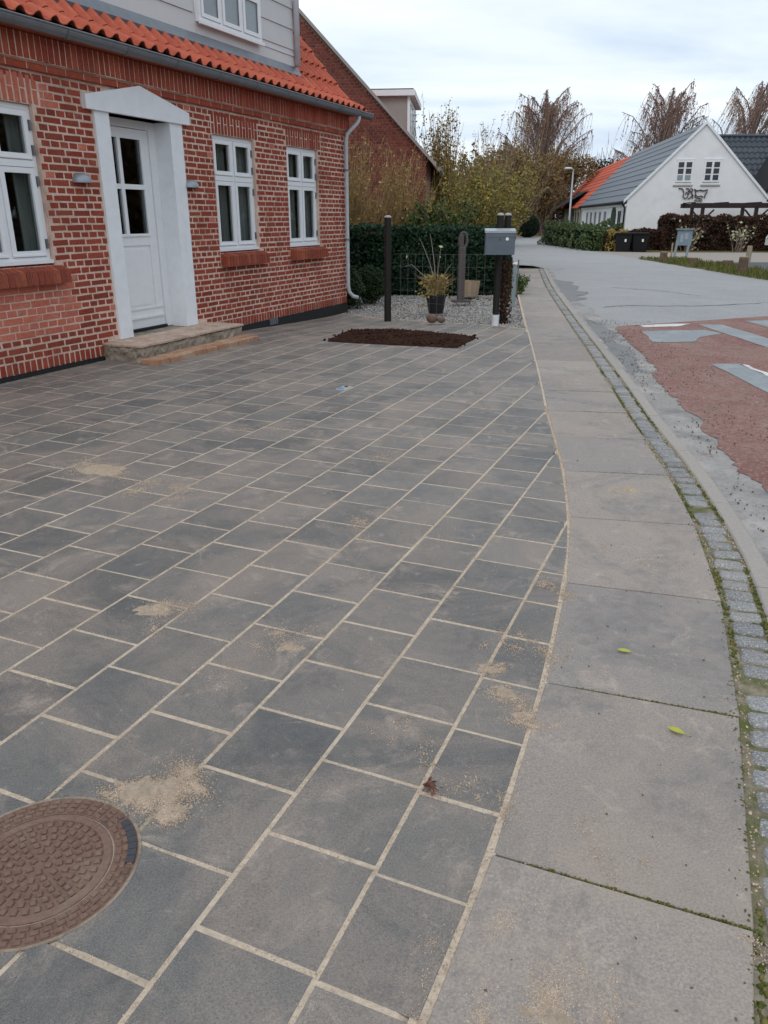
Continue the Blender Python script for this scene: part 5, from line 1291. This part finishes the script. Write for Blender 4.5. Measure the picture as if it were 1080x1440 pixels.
MB().add([(-.02, 0, 2.6), (-.02, 6.6, 2.6), (-.02, 3.3, 5.95)], [(0, 1, 2)]).build('gable_wall', M['white_wash'], wg)
g2 = far_house('white_cross_gable', 'white gable with black verge boards at the right edge of the view', 21.0, 46.3, 0)
mb = MB(); mb.add([(x, y, z) for y in (0, 5) for x, z in ((0, 0), (6.4, 0), (6.4, 2.6), (3.2, 6.0), (0, 2.6))], [(0, 1, 2, 3, 4), (0, 4, 9, 5), (1, 6, 7, 2)]); mb.build('wall', M['white_wash'], g2)
for q in (lambda x: x, lambda x: 6.4 - x):
    s_ = 1 if q(0) == 0 else -1
    vs = [(q(-.25), -.22, 2.3), (q(3.2), -.22, 5.98), (q(3.2), -.22, 6.25), (q(-.25), -.22, 2.57), (q(-.25), 5, 2.3), (q(3.2), 5, 5.98), (q(3.2), 5, 6.25), (q(-.25), 5, 2.57)]
    MB().add(vs, [(0, 1, 2, 3), (3, 2, 6, 7), (0, 4, 5, 1)]).build('verge_board', M['black_roof'], g2)
far_window(g2, .55, 1.5, 1.9, 2.9, 2)

# ------------------------------------------------------------------ street furniture across the road
lp = thing('street_lamp', 'slim grey street lamp in front of the orange roofed house', 'street lamp', (11.68, 52, -.05))
MB().tube([(0, 0, 0), (0, 0, 1), (0, 0, 4.1)], [.09, .07, .045], 10).build('pole', M['lamp_pole'], lp, smooth=True)
MB().tube([(0, 0, 4.1), (.02, 0, 4.25), (-.12, 0, 4.32), (-.3, 0, 4.34)], .04, 8).build('arm', M['lamp_pole'], lp)
MB().lathe([(.05, 0), (.13, .02), (.14, .07), (.06, .12)], 12).build('lamp_head', M['lamp_glass'], lp, (-.3, 0, 4.27)).scale = (1.9, .9, 1)
hedge('mixed_hedge', [(10.35, 39.3), (9.95, 47.5)], 1.3, 1.0, 14000, .11, M['holly_leaf'], 'green leafy hedge along the far side of the street', amp=.55)
hedge('mixed_hedge', [(10.6, 39.2), (13.4, 40.6)], .9, .85, 8000, .10, M['beech_leaf'], 'low reddish brown hedge behind the black bins', amp=.2)
hedge('mixed_hedge', [(10.95, 38.4), (11.0, 39.3)], .7, .85, 2500, .10, M['gold_leaf'], 'yellow brown bushy hedge end beside the black bins', amp=.2)
hedge('beech_hedge', [(14.0, 40.2), (24.0, 39.4)], 1.3, 1.5, 26000, .11, M['beech_leaf'], 'tall dark red beech hedge in front of the white gable', amp=.25)
whip_shrub('rose_bush', 14.6, 39.3, 30, 1.4, .9, M['twig'], M['pale_leaf'], 90, .14, 'thin bush with scattered pale flowers before the beech hedge', .012)
whip_shrub('rose_bush', 16.7, 38.4, 24, 1.25, .7, M['twig'], M['pale_leaf'], 50, .14, 'sparse bush with white flowers near the right end of the beech hedge', .012)
for i, x in enumerate((11.15, 11.95)):
    t = thing('wheelie_bin', ('left', 'right')[i] + ' of the two black bins standing at the hedge', 'bin', (x, 38.2, -.22), rad(-10), 'black bins at the hedge')
    MB().add([(-.28, -.3, .08), (.28, -.3, .08), (.28, .3, .08), (-.28, .3, .08), (-.36, -.36, .95), (.36, -.36, .95), (.36, .36, .95), (-.36, .36, .95)], [(0, 3, 2, 1), (4, 5, 6, 7), (0, 1, 5, 4), (1, 2, 6, 5), (2, 3, 7, 6), (3, 0, 4, 7)]).build('body', M['bin'], t)
    MB().cbox(-.38, .38, -.4, .4, .951, 1.02, .02).build('lid', M['bin'], t)
    for s_ in (-1, 1):
        MB().tube([(s_ * .3, .3, .09), (s_ * .36, .3, .09)], .09, 12).build('wheel', M['rubber'], t)
    MB().box(.05, .13, -.372, -.34, .62, .74).build('label', M['sticker'], t)
t = thing('wheelie_bin', 'distant black bin beside the orange roofed house', 'bin', (12.3, 61.5, -.05), 0)
MB().add([(-.28, -.3, .05), (.28, -.3, .05), (.28, .3, .05), (-.28, .3, .05), (-.38, -.36, 1.0), (.38, -.36, 1.0), (.38, .36, 1.0), (-.38, .36, 1.0)], [(0, 3, 2, 1), (4, 5, 6, 7), (0, 1, 5, 4), (1, 2, 6, 5), (2, 3, 7, 6), (3, 0, 4, 7)]).build('body', M['bin'], t)
MB().cbox(-.4, .4, -.4, .4, 1.001, 1.08, .02).build('lid', M['bin'], t)
sg = thing('info_board', 'small pale blue board on two slanting legs beside the far verge', 'sign', (11.42, 31.2, -.04), rad(-8))
for s_ in (-1, 1): MB().add([(s_ * .22 - .04 - .06, -.12, 0), (s_ * .22 + .04 - .06, -.12, 0), (s_ * .22 + .04 - .06, -.04, 0), (s_ * .22 - .04 - .06, -.04, 0), (s_ * .22 - .04 + .05, .04, 1.06), (s_ * .22 + .04 + .05, .04, 1.06), (s_ * .22 + .04 + .05, .12, 1.06), (s_ * .22 - .04 + .05, .12, 1.06)], [(0, 3, 2, 1), (4, 5, 6, 7), (0, 1, 5, 4), (1, 2, 6, 5), (2, 3, 7, 6), (3, 0, 4, 7)]).build('leg', M['sign_leg'], sg)
MB().box(-.24, .30, -.02, .02, .5, 1.05).build('board', M['sign_blue'], sg)
MB().box(-.29, .36, -.08, .1, 1.061, 1.11).build('top_rail', M['sign_leg'], sg)
MB().box(-.12, -.02, -.026, -.0205, .62, .9).box(.03, .16, -.026, -.0205, .72, .95).build('print', M['mailbox_lid'], sg)
MB().tube([(0, 0, 0), (.0, 0, .62)], .03, 6).build('marker_stake', M['crate'], None, (10.75, 30.4, -.04))
tag(bpy.data.objects['marker_stake'], 'thin yellow brown stake beside the pale blue board', 'stake')
for (x, y, h, r, lab) in ((9.95, 28.9, .36, .13, 'short brown wooden stump at the far end of the verge row'), (10.15, 26.6, .28, .16, 'wide low brown stump in the verge below the blue board'), (10.95, 25.8, .24, .17, 'greyish low stump half hidden in the verge grass'), (9.9, 22.3, .5, .13, 'tall thick brown stump nearest in the verge row'), (12.75, 28.4, .58, .09, 'slim pale post beyond the dark parking area')):
    t = thing('wooden_bollard', lab, 'bollard', (x, y, -.05), R.uniform(0, 6), 'wooden bollards along the far verge')
    MB().lathe([(r * 1.05, 0), (r, h * .4), (r * .97, h * .92), (r * .9, h)], 10).build('trunk', M['stump'] if r > .1 else M['stump_top'], t)
    MB().lathe([(r * .86, 0), (r * .82, .012)], 10, (0, 0, h + .0005)).build('sawn_top', M['stump_top'], t)
# pergola
pg = thing('pergola', 'dark brown timber pergola above the beech hedge', 'pergola', (15.75, 42.3, -.06), rad(-8))
MB().box(-.1, 12, -.1, .1, 1.98, 2.2).build('front_beam', M['brown_beam'], pg); MB().box(-.1, 12, 2.3, 2.5, 1.98, 2.2).build('rear_beam', M['brown_beam'], pg)
for i in range(8): MB().box(i * 1.6, i * 1.6 + .1, -.08, 2.5, 2.201, 2.25).build('rafter', M['brown_beam'], pg)
for i in range(5):
    x = .5 + i * 2.6
    for y in (0, 2.4): MB().box(x - .08, x + .08, y - .08, y + .08, 0, 1.979).build('post', M['brown_beam'], pg)
    MB().tube([(x, 0, 1.3), (x - .55, 0, 1.88)], .06, 4).build('brace', M['brown_beam'], pg); MB().tube([(x, 0, 1.3), (x + .55, 0, 1.88)], .06, 4).build('brace', M['brown_beam'], pg)
# car at the right edge
cr_ = thing('parked_car', 'white parked car just entering the right edge beside the beech hedge', 'car', (18.0, 36.4, -.04), rad(10))
body = MB(); prof = [(-.0, .3), (.0, .62), (.12, .78), (.9, .9), (1.5, 1.38), (3.0, 1.42), (3.7, .98), (4.1, .9), (4.15, .35)]
body.add([(x, y, z) for y in (-.02, 1.62) for x, z in prof], [tuple(range(9)), tuple(range(17, 8, -1))] + [(i, i + 9, (i + 1) % 9 + 9, (i + 1) % 9) for i in range(9)]); body.build('body', M['car_paint'], cr_)
for x in (.8, 3.3):
    for y in (-.05, 1.5):
        w = MB().tube([(x, y, .3), (x, y + .18, .3)], .3, 16).build('wheel', M['rubber'], cr_); MB().tube([(x, y - .005, .3), (x, y + .185, .3)], .18, 12).build('rim', M['lamp_pole'], w)
gl_ = MB()
for y in (-.03, 1.621): gl_.add([(1.1, y, .95), (1.55, y, 1.32), (2.9, y, 1.35), (3.5, y, .98), (1.1, y + .009, .95), (1.55, y + .009, 1.32), (2.9, y + .009, 1.35), (3.5, y + .009, .98)], [(0, 1, 2, 3), (7, 6, 5, 4), (0, 4, 5, 1), (1, 5, 6, 2), (2, 6, 7, 3)])
gl_.build('side_window', M['window_dark'], cr_)
MB().add([(.92, .1, .93), (.92, 1.5, .93), (1.49, 1.4, 1.385), (1.49, .2, 1.385)], [(0, 1, 2, 3)]).build('windscreen', M['window_dark'], cr_, (-.02, 0, .012))
for y in (.15, 1.25): MB().cbox(-.03, .06, y, y + .25, .62, .74, .01).build('headlight', M['lamp_glass'], cr_)
MB().box(-.02, -.001, .5, 1.1, .4, .5).build('number_plate', M['sticker'], cr_)
# verge grass
P = []
while len(P) < 7000:
    x, y = R.uniform(9.6, 11.3), R.uniform(14, 30.6)
    if mathutils.noise.noise((x * 1.3, y * .7, 0)) > -.25: P.append((x, y, -.01))
P = np.array(P); S = NR.uniform(.05, .13, len(P))
BL_V = np.array([(-.12, 0, 0), (.12, 0, 0), (.1, .25, 1), (-.02, .3, 1.05)]); 
ang = NR.uniform(0, 6.28, len(P)); Rz = np.zeros((len(P), 3, 3)); Rz[:, 0, 0] = np.cos(ang); Rz[:, 0, 1] = -np.sin(ang); Rz[:, 1, 0] = np.sin(ang); Rz[:, 1, 1] = np.cos(ang); Rz[:, 2, 2] = 1
V, F = scatter(P, S, BL_V, LEAF_F, 0, Rz); stuff(link('grass', npmesh('grass', V, F, M['grass'])))

# ------------------------------------------------------------------ trees
def birch(x, y, h, spread, nlimb, nstrand, label, leafn, seed, wind=.35, skew=0.0):
    rr = random.Random(seed); t = thing('weeping_birch', label, 'tree', (x, y, -.05)); tr = MB(); tw = MB(); LP = []
    limbs = []
    trunk = [(skew * h * .1 * u + rr.gauss(0, .1), rr.gauss(0, .1), h * .95 * u) for u in np.linspace(0, 1, 9)]
    tr.tube(trunk, [h * .026 * (1 - .9 * u) + .02 for u in np.linspace(0, 1, 9)], 7); limbs.append(trunk)
    for i in range(nlimb):
        ez = h * rr.uniform(.42, .98); q_ = (ez / h - .5) / .52; er = spread * math.sqrt(max(.04, 1 - q_ * q_)) * math.sqrt(rr.uniform(.1, 1)); a_ = rr.uniform(0, 6.283)
        u0 = max(.08, min(.86, (ez - er * rr.uniform(1.2, 1.9)) / (h * .95))); k = u0 * 8; i0 = min(7, int(k)); f_ = k - i0; b0 = [trunk[i0][q] * (1 - f_) + trunk[i0 + 1][q] * f_ for q in range(3)]
        ex, ey = trunk[7][0] * .8 + math.cos(a_) * er, math.sin(a_) * er
        pts = [[b0[0] + (ex - b0[0]) * v ** 1.15, b0[1] + (ey - b0[1]) * v ** 1.15, b0[2] + (ez - b0[2]) * math.sin(v * 1.45) / math.sin(1.45)] for v in np.linspace(0, 1, 7)]
        for p in pts[1:]: p[0] += rr.gauss(0, .13); p[1] += rr.gauss(0, .13)
        tr.tube(pts, [h * .005 * (1 - .8 * v) + .012 for v in np.linspace(0, 1, 7)], 5); limbs.append(pts)
    for i in range(nstrand):
        L_ = limbs[rr.randrange(len(limbs))] if rr.random() > .06 else limbs[0]
        n_ = len(L_); k = (rr.uniform(.3, 1) if L_ is not trunk else rr.uniform(.6, 1)) * (n_ - 1); i0 = min(n_ - 2, int(k)); f_ = k - i0
        p = [L_[i0][q] * (1 - f_) + L_[i0 + 1][q] * f_ for q in range(3)]
        a_ = rr.uniform(0, 6.283); o_ = rr.uniform(.15, .85); ln = rr.uniform(.08, .26) * h
        ln = min(ln, p[2] - h * .12)
        if ln < .5: continue
        pts = []; up_ = rr.uniform(0, .3)
        for v in np.linspace(0, 1, 6):
            pts.append((p[0] + math.cos(a_) * o_ * (1 - (1 - v) ** 2) - wind * ln * .35 * v * v, p[1] + math.sin(a_) * o_ * (1 - (1 - v) ** 2), p[2] + up_ * math.sin(min(1, v * 1.6) * 3.14) * .8 - ln * v ** 1.4))
        tw.tube(pts, [.02, .018, .016, .014, .011, .008], 3, False)
        dens = leafn / nstrand * (2.0 if p[2] > h * .8 else .8)
        for _ in range(int(dens + rr.random())):
            v = rr.random() * 5; j = min(4, int(v)); f_ = v - j; LP.append([pts[j][q] * (1 - f_) + pts[j + 1][q] * f_ + rr.gauss(0, .08) for q in range(3)])
    tr.build('trunk', M['birch_bark'], t, smooth=True); tw.build('twigs', M['twig'], t)
    LP = np.array(LP); S = NR.uniform(.08, .16, len(LP)); lv = LEAF_V.copy(); lv = lv[:, [0, 2, 1]]
    ang = NR.uniform(0, 6.28, len(LP)); Rz = np.zeros((len(LP), 3, 3)); Rz[:, 0, 0] = np.cos(ang); Rz[:, 0, 1] = -np.sin(ang); Rz[:, 1, 0] = np.sin(ang); Rz[:, 1, 1] = np.cos(ang); Rz[:, 2, 2] = 1
    V, F = scatter(LP, S * 1.4, lv, LEAF_F, .3, Rz); link('crown', npmesh('crown', V, F, M['birch_leaf']), t); return t
birch(17.3, 95, 15.2, 6.9, 60, 2300, 'tall weeping birch with red brown drooping twigs above the far street', 9500, 3, .35, .4)
birch(27.8, 85, 14.0, 6.0, 44, 1500, 'weeping birch directly behind the blue grey roof of the white house', 5000, 5, .5, .3)
birch(34.0, 80, 13.8, 6.8, 42, 1450, 'thin weeping birch at the right edge above the dark roof', 2000, 9, .9, .5)
whip_shrub('bare_tree', 27.2, 104, 50, 10.4, 4.0, M['grey_twig'], M['grey_twig'], 200, .12, 'pale leafless tree between the two birches', .06, cat='tree', lean=(.3, 0))
t = thing('evergreen_tree', 'dark rounded evergreen peeping over the orange roof', 'tree', (26.5, 100, -.05))
MB().tube([(0, 0, 0), (0, 0, 5)], [.3, .15], 8).build('trunk', M['bark'], t)
leaves('crown', blob_points(5000, (0, 0, 5.2), (2.6, 2.6, 2.6), .3, .5), .28, M['dark_leaf'], t)
for i, (x, y, h, sp, lab, lm) in enumerate(((16.5, 84, 7.5, 3.5, 'brown leafy tree below the tall birch', 'brown_leaf'), (10.5, 78, 6.5, 3.2, 'yellow brown tree left of the tall birch', 'hazel_leaf'), (22.0, 104, 8.0, 3.6, 'dusky brown tree behind the orange roof', 'brown_leaf'), (4.5, 62, 5.2, 3.0, 'yellowing tree behind the thicket', 'hazel_leaf'), (-3, 55, 6, 3, 'brown tree behind the neighbour house', 'brown_leaf'))):
    t = thing('broadleaf_tree', lab, 'tree', (x, y, -.05)); tr = MB(); tr.tube([(0, 0, 0), (.1, 0, h * .45), (.1, 0, h * .8)], [.2, .13, .05], 7)
    for k in range(9): a_ = R.uniform(0, 6.28); tr.tube([(.1, 0, h * R.uniform(.3, .6)), (math.cos(a_) * sp * .5, math.sin(a_) * sp * .5, h * .75), (math.cos(a_) * sp * .8, math.sin(a_) * sp * .8, h * R.uniform(.8, .95))], [.08, .05, .02], 5)
    tr.build('trunk', M['bark'], t)
    P = np.concatenate([blob_points(900, (R.gauss(0, sp * .4), R.gauss(0, sp * .4), h * R.uniform(.3, .85)), (sp * .42, sp * .42, h * .17), .5, .3) for _ in range(9)]); leaves('crown', P, .22, M[lm], t)
# distant tree belt closing the horizon
P = []
for i in range(160):
    u = i / 160; x = -140 + 330 * u; y = 170 + R.uniform(-12, 12); h = R.uniform(4, 8.5)
    P.append(blob_points(260, (x, y, h * .5), (R.uniform(3, 5), 3, h * .55), .5, .3))
for i in range(74):  # unseen trees right of the view, added to darken the cottage window reflections
    x, y, h = (R.uniform(30, 44), -14 + i * 1.35, R.uniform(7, 12)) if i < 34 else (R.uniform(42, 62), 30 + (i - 34) * 1.1, R.uniform(8, 14)); P.append(blob_points(420, (x, y, h * .5), (3.4, 2.4, h * .52), .4, .3))
stuff(leaves('horizon_and_reflection_trees', np.concatenate(P), .8, M['brown_leaf']))

# ------------------------------------------------------------------ loose sand, moss and fallen leaves
f_, pch = 1085., rad(20.931)
def gp_(x, y): return (x, y)
SP = [(-.62, 1.73, .10, 5200), (-.585, 1.64, .05, 3000), (-.70, 1.72, .05, 1500), (-.9, 2.75, .11, 1800), (-.35, 2.47, .10, 900), (.40, 2.17, .06, 900), (.37, 2.33, .05, 900), (.44, 2.07, .05, 900), (.47, 2.0, .04, 500), (.45, 2.5, .1, 500), (.12, 1.87, .07, 150), (.2, 1.72, .09, 260), (.05, 2.0, .05, 90),
      (-.1, 3.7, .12, 380), (-1.75, 4.55, .26, 2600), (-1.2, 4.2, .22, 1000), (.0, 4.9, .2, 260), (-.9, 5.6, .25, 260), (1.42, 4.25, .09, 1000), (1.2, 3.2, .16, 200), (1.05, 3.35, .1, 120), (.33, 1.08, .15, 7000), (.16, 1.14, .08, 300), (.44, 1.12, .07, 200), (.72, 3.0, .07, 260), (.76, 2.9, .05, 160), (.35, 1.62, .09, 220), (.52, 1.5, .13, 160), (.6, 2.45, .12, 200), (-.55, 2.3, .08, 80), (1.9, 6.2, .15, 200), (1.7, 7.3, .2, 180), (.83, 1.2, .05, 250)]
P = []
for (x, y, r, n) in SP:
    th_ = R.uniform(0, 3.14); px_, py_ = x, y; nb = 7
    for b in range(nb):
        rb_ = r * R.uniform(.18, .6); el_ = R.uniform(.3, .9); t2 = th_ + R.gauss(0, .5)
        for _ in range(int(1.9 * n / nb * R.uniform(.3, 1.7))):
            sp_ = R.expovariate(1) ** .8; a0 = R.uniform(0, 6.283); a_ = rb_ * sp_ * math.cos(a0); b_ = rb_ * sp_ * math.sin(a0) * el_
            X = px_ + a_ * math.cos(t2) - b_ * math.sin(t2); Y = py_ + a_ * math.sin(t2) + b_ * math.cos(t2)
            P.append((X, Y, zg(X, Y) + R.uniform(.0003, .0025)))
        px_ = x + R.gauss(0, r * .55); py_ = y + R.gauss(0, r * .55)
for q, (mx_, my_, mr_, mh_) in enumerate(((-.625, 1.715, .115, .010), (-.57, 1.65, .06, .006), (.405, 2.18, .07, .006), (.375, 2.33, .055, .006), (.45, 2.05, .06, .006), (.33, 1.08, .13, .008), (1.42, 4.25, .12, .008), (-1.75, 4.55, .3, .008), (-.9, 2.75, .13, .006), (-.35, 2.47, .10, .005))):
    n = 36; vs = []; fs = []; hh = {}
    for j in range(n + 1):
        for i in range(n + 1):
            x = mx_ + mr_ * 1.5 * (2 * i / n - 1); y = my_ + mr_ * 1.5 * (2 * j / n - 1); d_ = math.hypot(x - mx_, (y - my_) * 1.2) / mr_
            nz = mathutils.noise.noise
            h_ = mh_ * (.62 - d_ + .75 * nz((x * 1.1 / mr_, y * 1.1 / mr_, q)) + .35 * nz((x * 3.5 / mr_, y * 3.5 / mr_, q + 9)) + .12 * nz((x * 11 / mr_, y * 11 / mr_, q + 4))); hh[(i, j)] = h_
            vs.append((x, y, zg(x, y) + max(-.004, min(mh_, h_))))
    for j in range(n):
        for i in range(n):
            if max(hh[(i, j)], hh[(i + 1, j)], hh[(i, j + 1)], hh[(i + 1, j + 1)]) > -.001: a = j * (n + 1) + i; fs.append((a, a + 1, a + n + 2, a + n + 1))
    if fs: stuff(MB().add(vs, fs).build('sand_heap', M['heap']))
# thin scatter everywhere and along the joints
for _ in range(9000):
    s, t = R.uniform(-4.6, 3), R.uniform(.5, 5.8)
    if R.random() < .6: t = 5.61 - PIT * round((5.61 - t) / PIT) + R.gauss(0, .012)
    X, Y = w2(s, t)
    if mathutils.noise.noise((X * .9, Y * .9, 4)) > -.05: P.append((X, Y, zg(X, Y) + .001))
for _ in range(17000):
    if R.random() < .62: s, t = R.uniform(-4.5, -1.6), 5.61 - PIT * R.randrange(0, 8) + R.gauss(0, .0065)
    else:
        rw = R.randrange(-7, 1); t = 5.61 + PIT * (rw + R.random()); s = -4.101 + (.154 if rw % 2 else 0) + PIT * R.randrange(-2, 9) + R.gauss(0, .0065)
    if t > curve_t(s): continue
    X, Y = w2(s, t)
    if math.hypot(X - MH[0], Y - MH[1]) > MHR + .01 and mathutils.noise.noise((X * 4, Y * 4, 2)) > -.3: P.append((X, Y, zg(X, Y) - .0005))
for _ in range(2500):   # along the sidewalk edge
    a = R.uniform(ARC0 - .7, ARC0 + 5); x, y = cpt(a, R.gauss(0, .012)); P.append((x, y, .001))
P = np.array(P); dist = np.hypot(P[:, 0], P[:, 1])
V, F = scatter(P, NR.uniform(.0008, .0022, len(P)) * (1 + .14 * dist), aniso=.35); stuff(link('loose_sand', npmesh('loose_sand', V, F, M['grain'])))
# moss and grit in the cobble strip
P = []; PG = []
for _ in range(5200):
    a = R.uniform(ARC0 - .6, ARC[-1]) if R.random() < .35 else R.uniform(ARC0 - .6, ARC0 + 7)
    side = R.random(); off = SW + (.014 if side < .45 else .150 if side < .8 else R.uniform(.03, .14)) + R.gauss(0, .006); x, y = cpt(a, off)
    q = mathutils.noise.noise((a * 1.9, side * .4, 2.5))
    (P if q > -.02 else PG).append((x, y, -.018 + R.uniform(0, .012) - (.006 if .8 < side else 0)))
V, F = scatter(np.array(P), NR.uniform(.004, .011, len(P)), aniso=.4); stuff(link('moss', npmesh('moss', V, F, M['moss'])))
V, F = scatter(np.array(PG), NR.uniform(.002, .006, len(PG)), aniso=.4); stuff(link('grit', npmesh('grit', V, F, M['grain'])))
# debris in the gutter and on the red surface
P = []
for _ in range(1500):
    y = R.uniform(3, 12.5); a = float(np.interp(y, CV[:, 1], ARC)); x, yy = cpt(a, SW + .3 + abs(R.gauss(.0, .55)))
    if mathutils.noise.noise((x * 1.4, yy * 1.4, 9)) > -.1: P.append((x, yy, ZR + .012))
V, F = scatter(np.array(P), NR.uniform(.003, .008, len(P)), aniso=.4); stuff(link('road_grit', npmesh('road_grit', V, F, M['stump'])))
P = []
for k in range(0, 8):   # moss in the slab joints
    a0 = ARC0 + k * .806 - .001
    if k in (1, 4, 6) or R.random() < .3:
        for _ in range(240): o_ = SW * (.12 + .88 * R.random() ** .8); x, y = cpt(a0 + R.gauss(0, .0022), o_); P.append((x, y, R.uniform(-.004, .0015)))
for _ in range(420): x, y = cpt(ARC0 + R.uniform(-.8, 7), SW - .002 - abs(R.gauss(0, .012))); P.append((x, y, .0012))
V, F = scatter(np.array(P), NR.uniform(.002, .0055, len(P)), aniso=.4); stuff(link('joint_moss', npmesh('joint_moss', V, F, M['moss'])))
P = [(*cpt(ARC0 + R.uniform(-.6, 6), R.uniform(.03, SW - .03)), .0022) for _ in range(120)]
V, F = scatter(np.array(P), NR.uniform(.0015, .005, len(P)), aniso=.4); stuff(link('pebbles', npmesh('pebbles', V, F, M['stump'])))
# sand heap at the right edge of the sidewalk
def leaf(x, y, L_, rot, m, label, curl=.012):
    pr = [(0, -.5), (.1, -.42), (.2, -.2), (.22, .05), (.15, .3), (0, .5)]
    vs = []; fs = []
    for w_, l_ in pr: vs += [(-w_ * L_, l_ * L_, curl * abs(w_) * 3 + .004 + .006 * l_ * l_), (0, l_ * L_, .004 + .008 * l_ * l_), (w_ * L_, l_ * L_, curl * abs(w_) * 4 + .004 + .006 * l_ * l_)]
    for i in range(5): q = 3 * i; fs += [(q, q + 1, q + 4, q + 3), (q + 1, q + 2, q + 5, q + 4)]
    mb = MB().add(vs, fs); mb.tube([(0, -.5 * L_, .006), (.06 * L_, -.75 * L_, .004)], .0012, 4)
    return tag(mb.build('fallen_leaf', m, None, (x, y, .0045), rot), label, 'leaf')
leaf(.871, 2.437, .05, rad(70), M['fallen_leaf'], 'yellow green leaf lying in the middle of a sidewalk slab near the cobbles', .004)
leaf(.895, 1.97, .054, rad(50), M['fallen_leaf'], 'yellow green leaf on the nearer slab just below the mossy joint', .005)
for i, r_ in enumerate((0, 1.1, 2.2)):
    pass
o = leaf(.125, 1.72, .04, 1.0, M['dead_leaf'], 'crumpled red brown leaf on the dark pavers', .012)
P = np.array([(R.gauss(0, .014), R.gauss(0, .014), R.uniform(.003, .012)) for _ in range(16)]); leaves('leaf_fragment', P, .018, M['dead_leaf'], o)
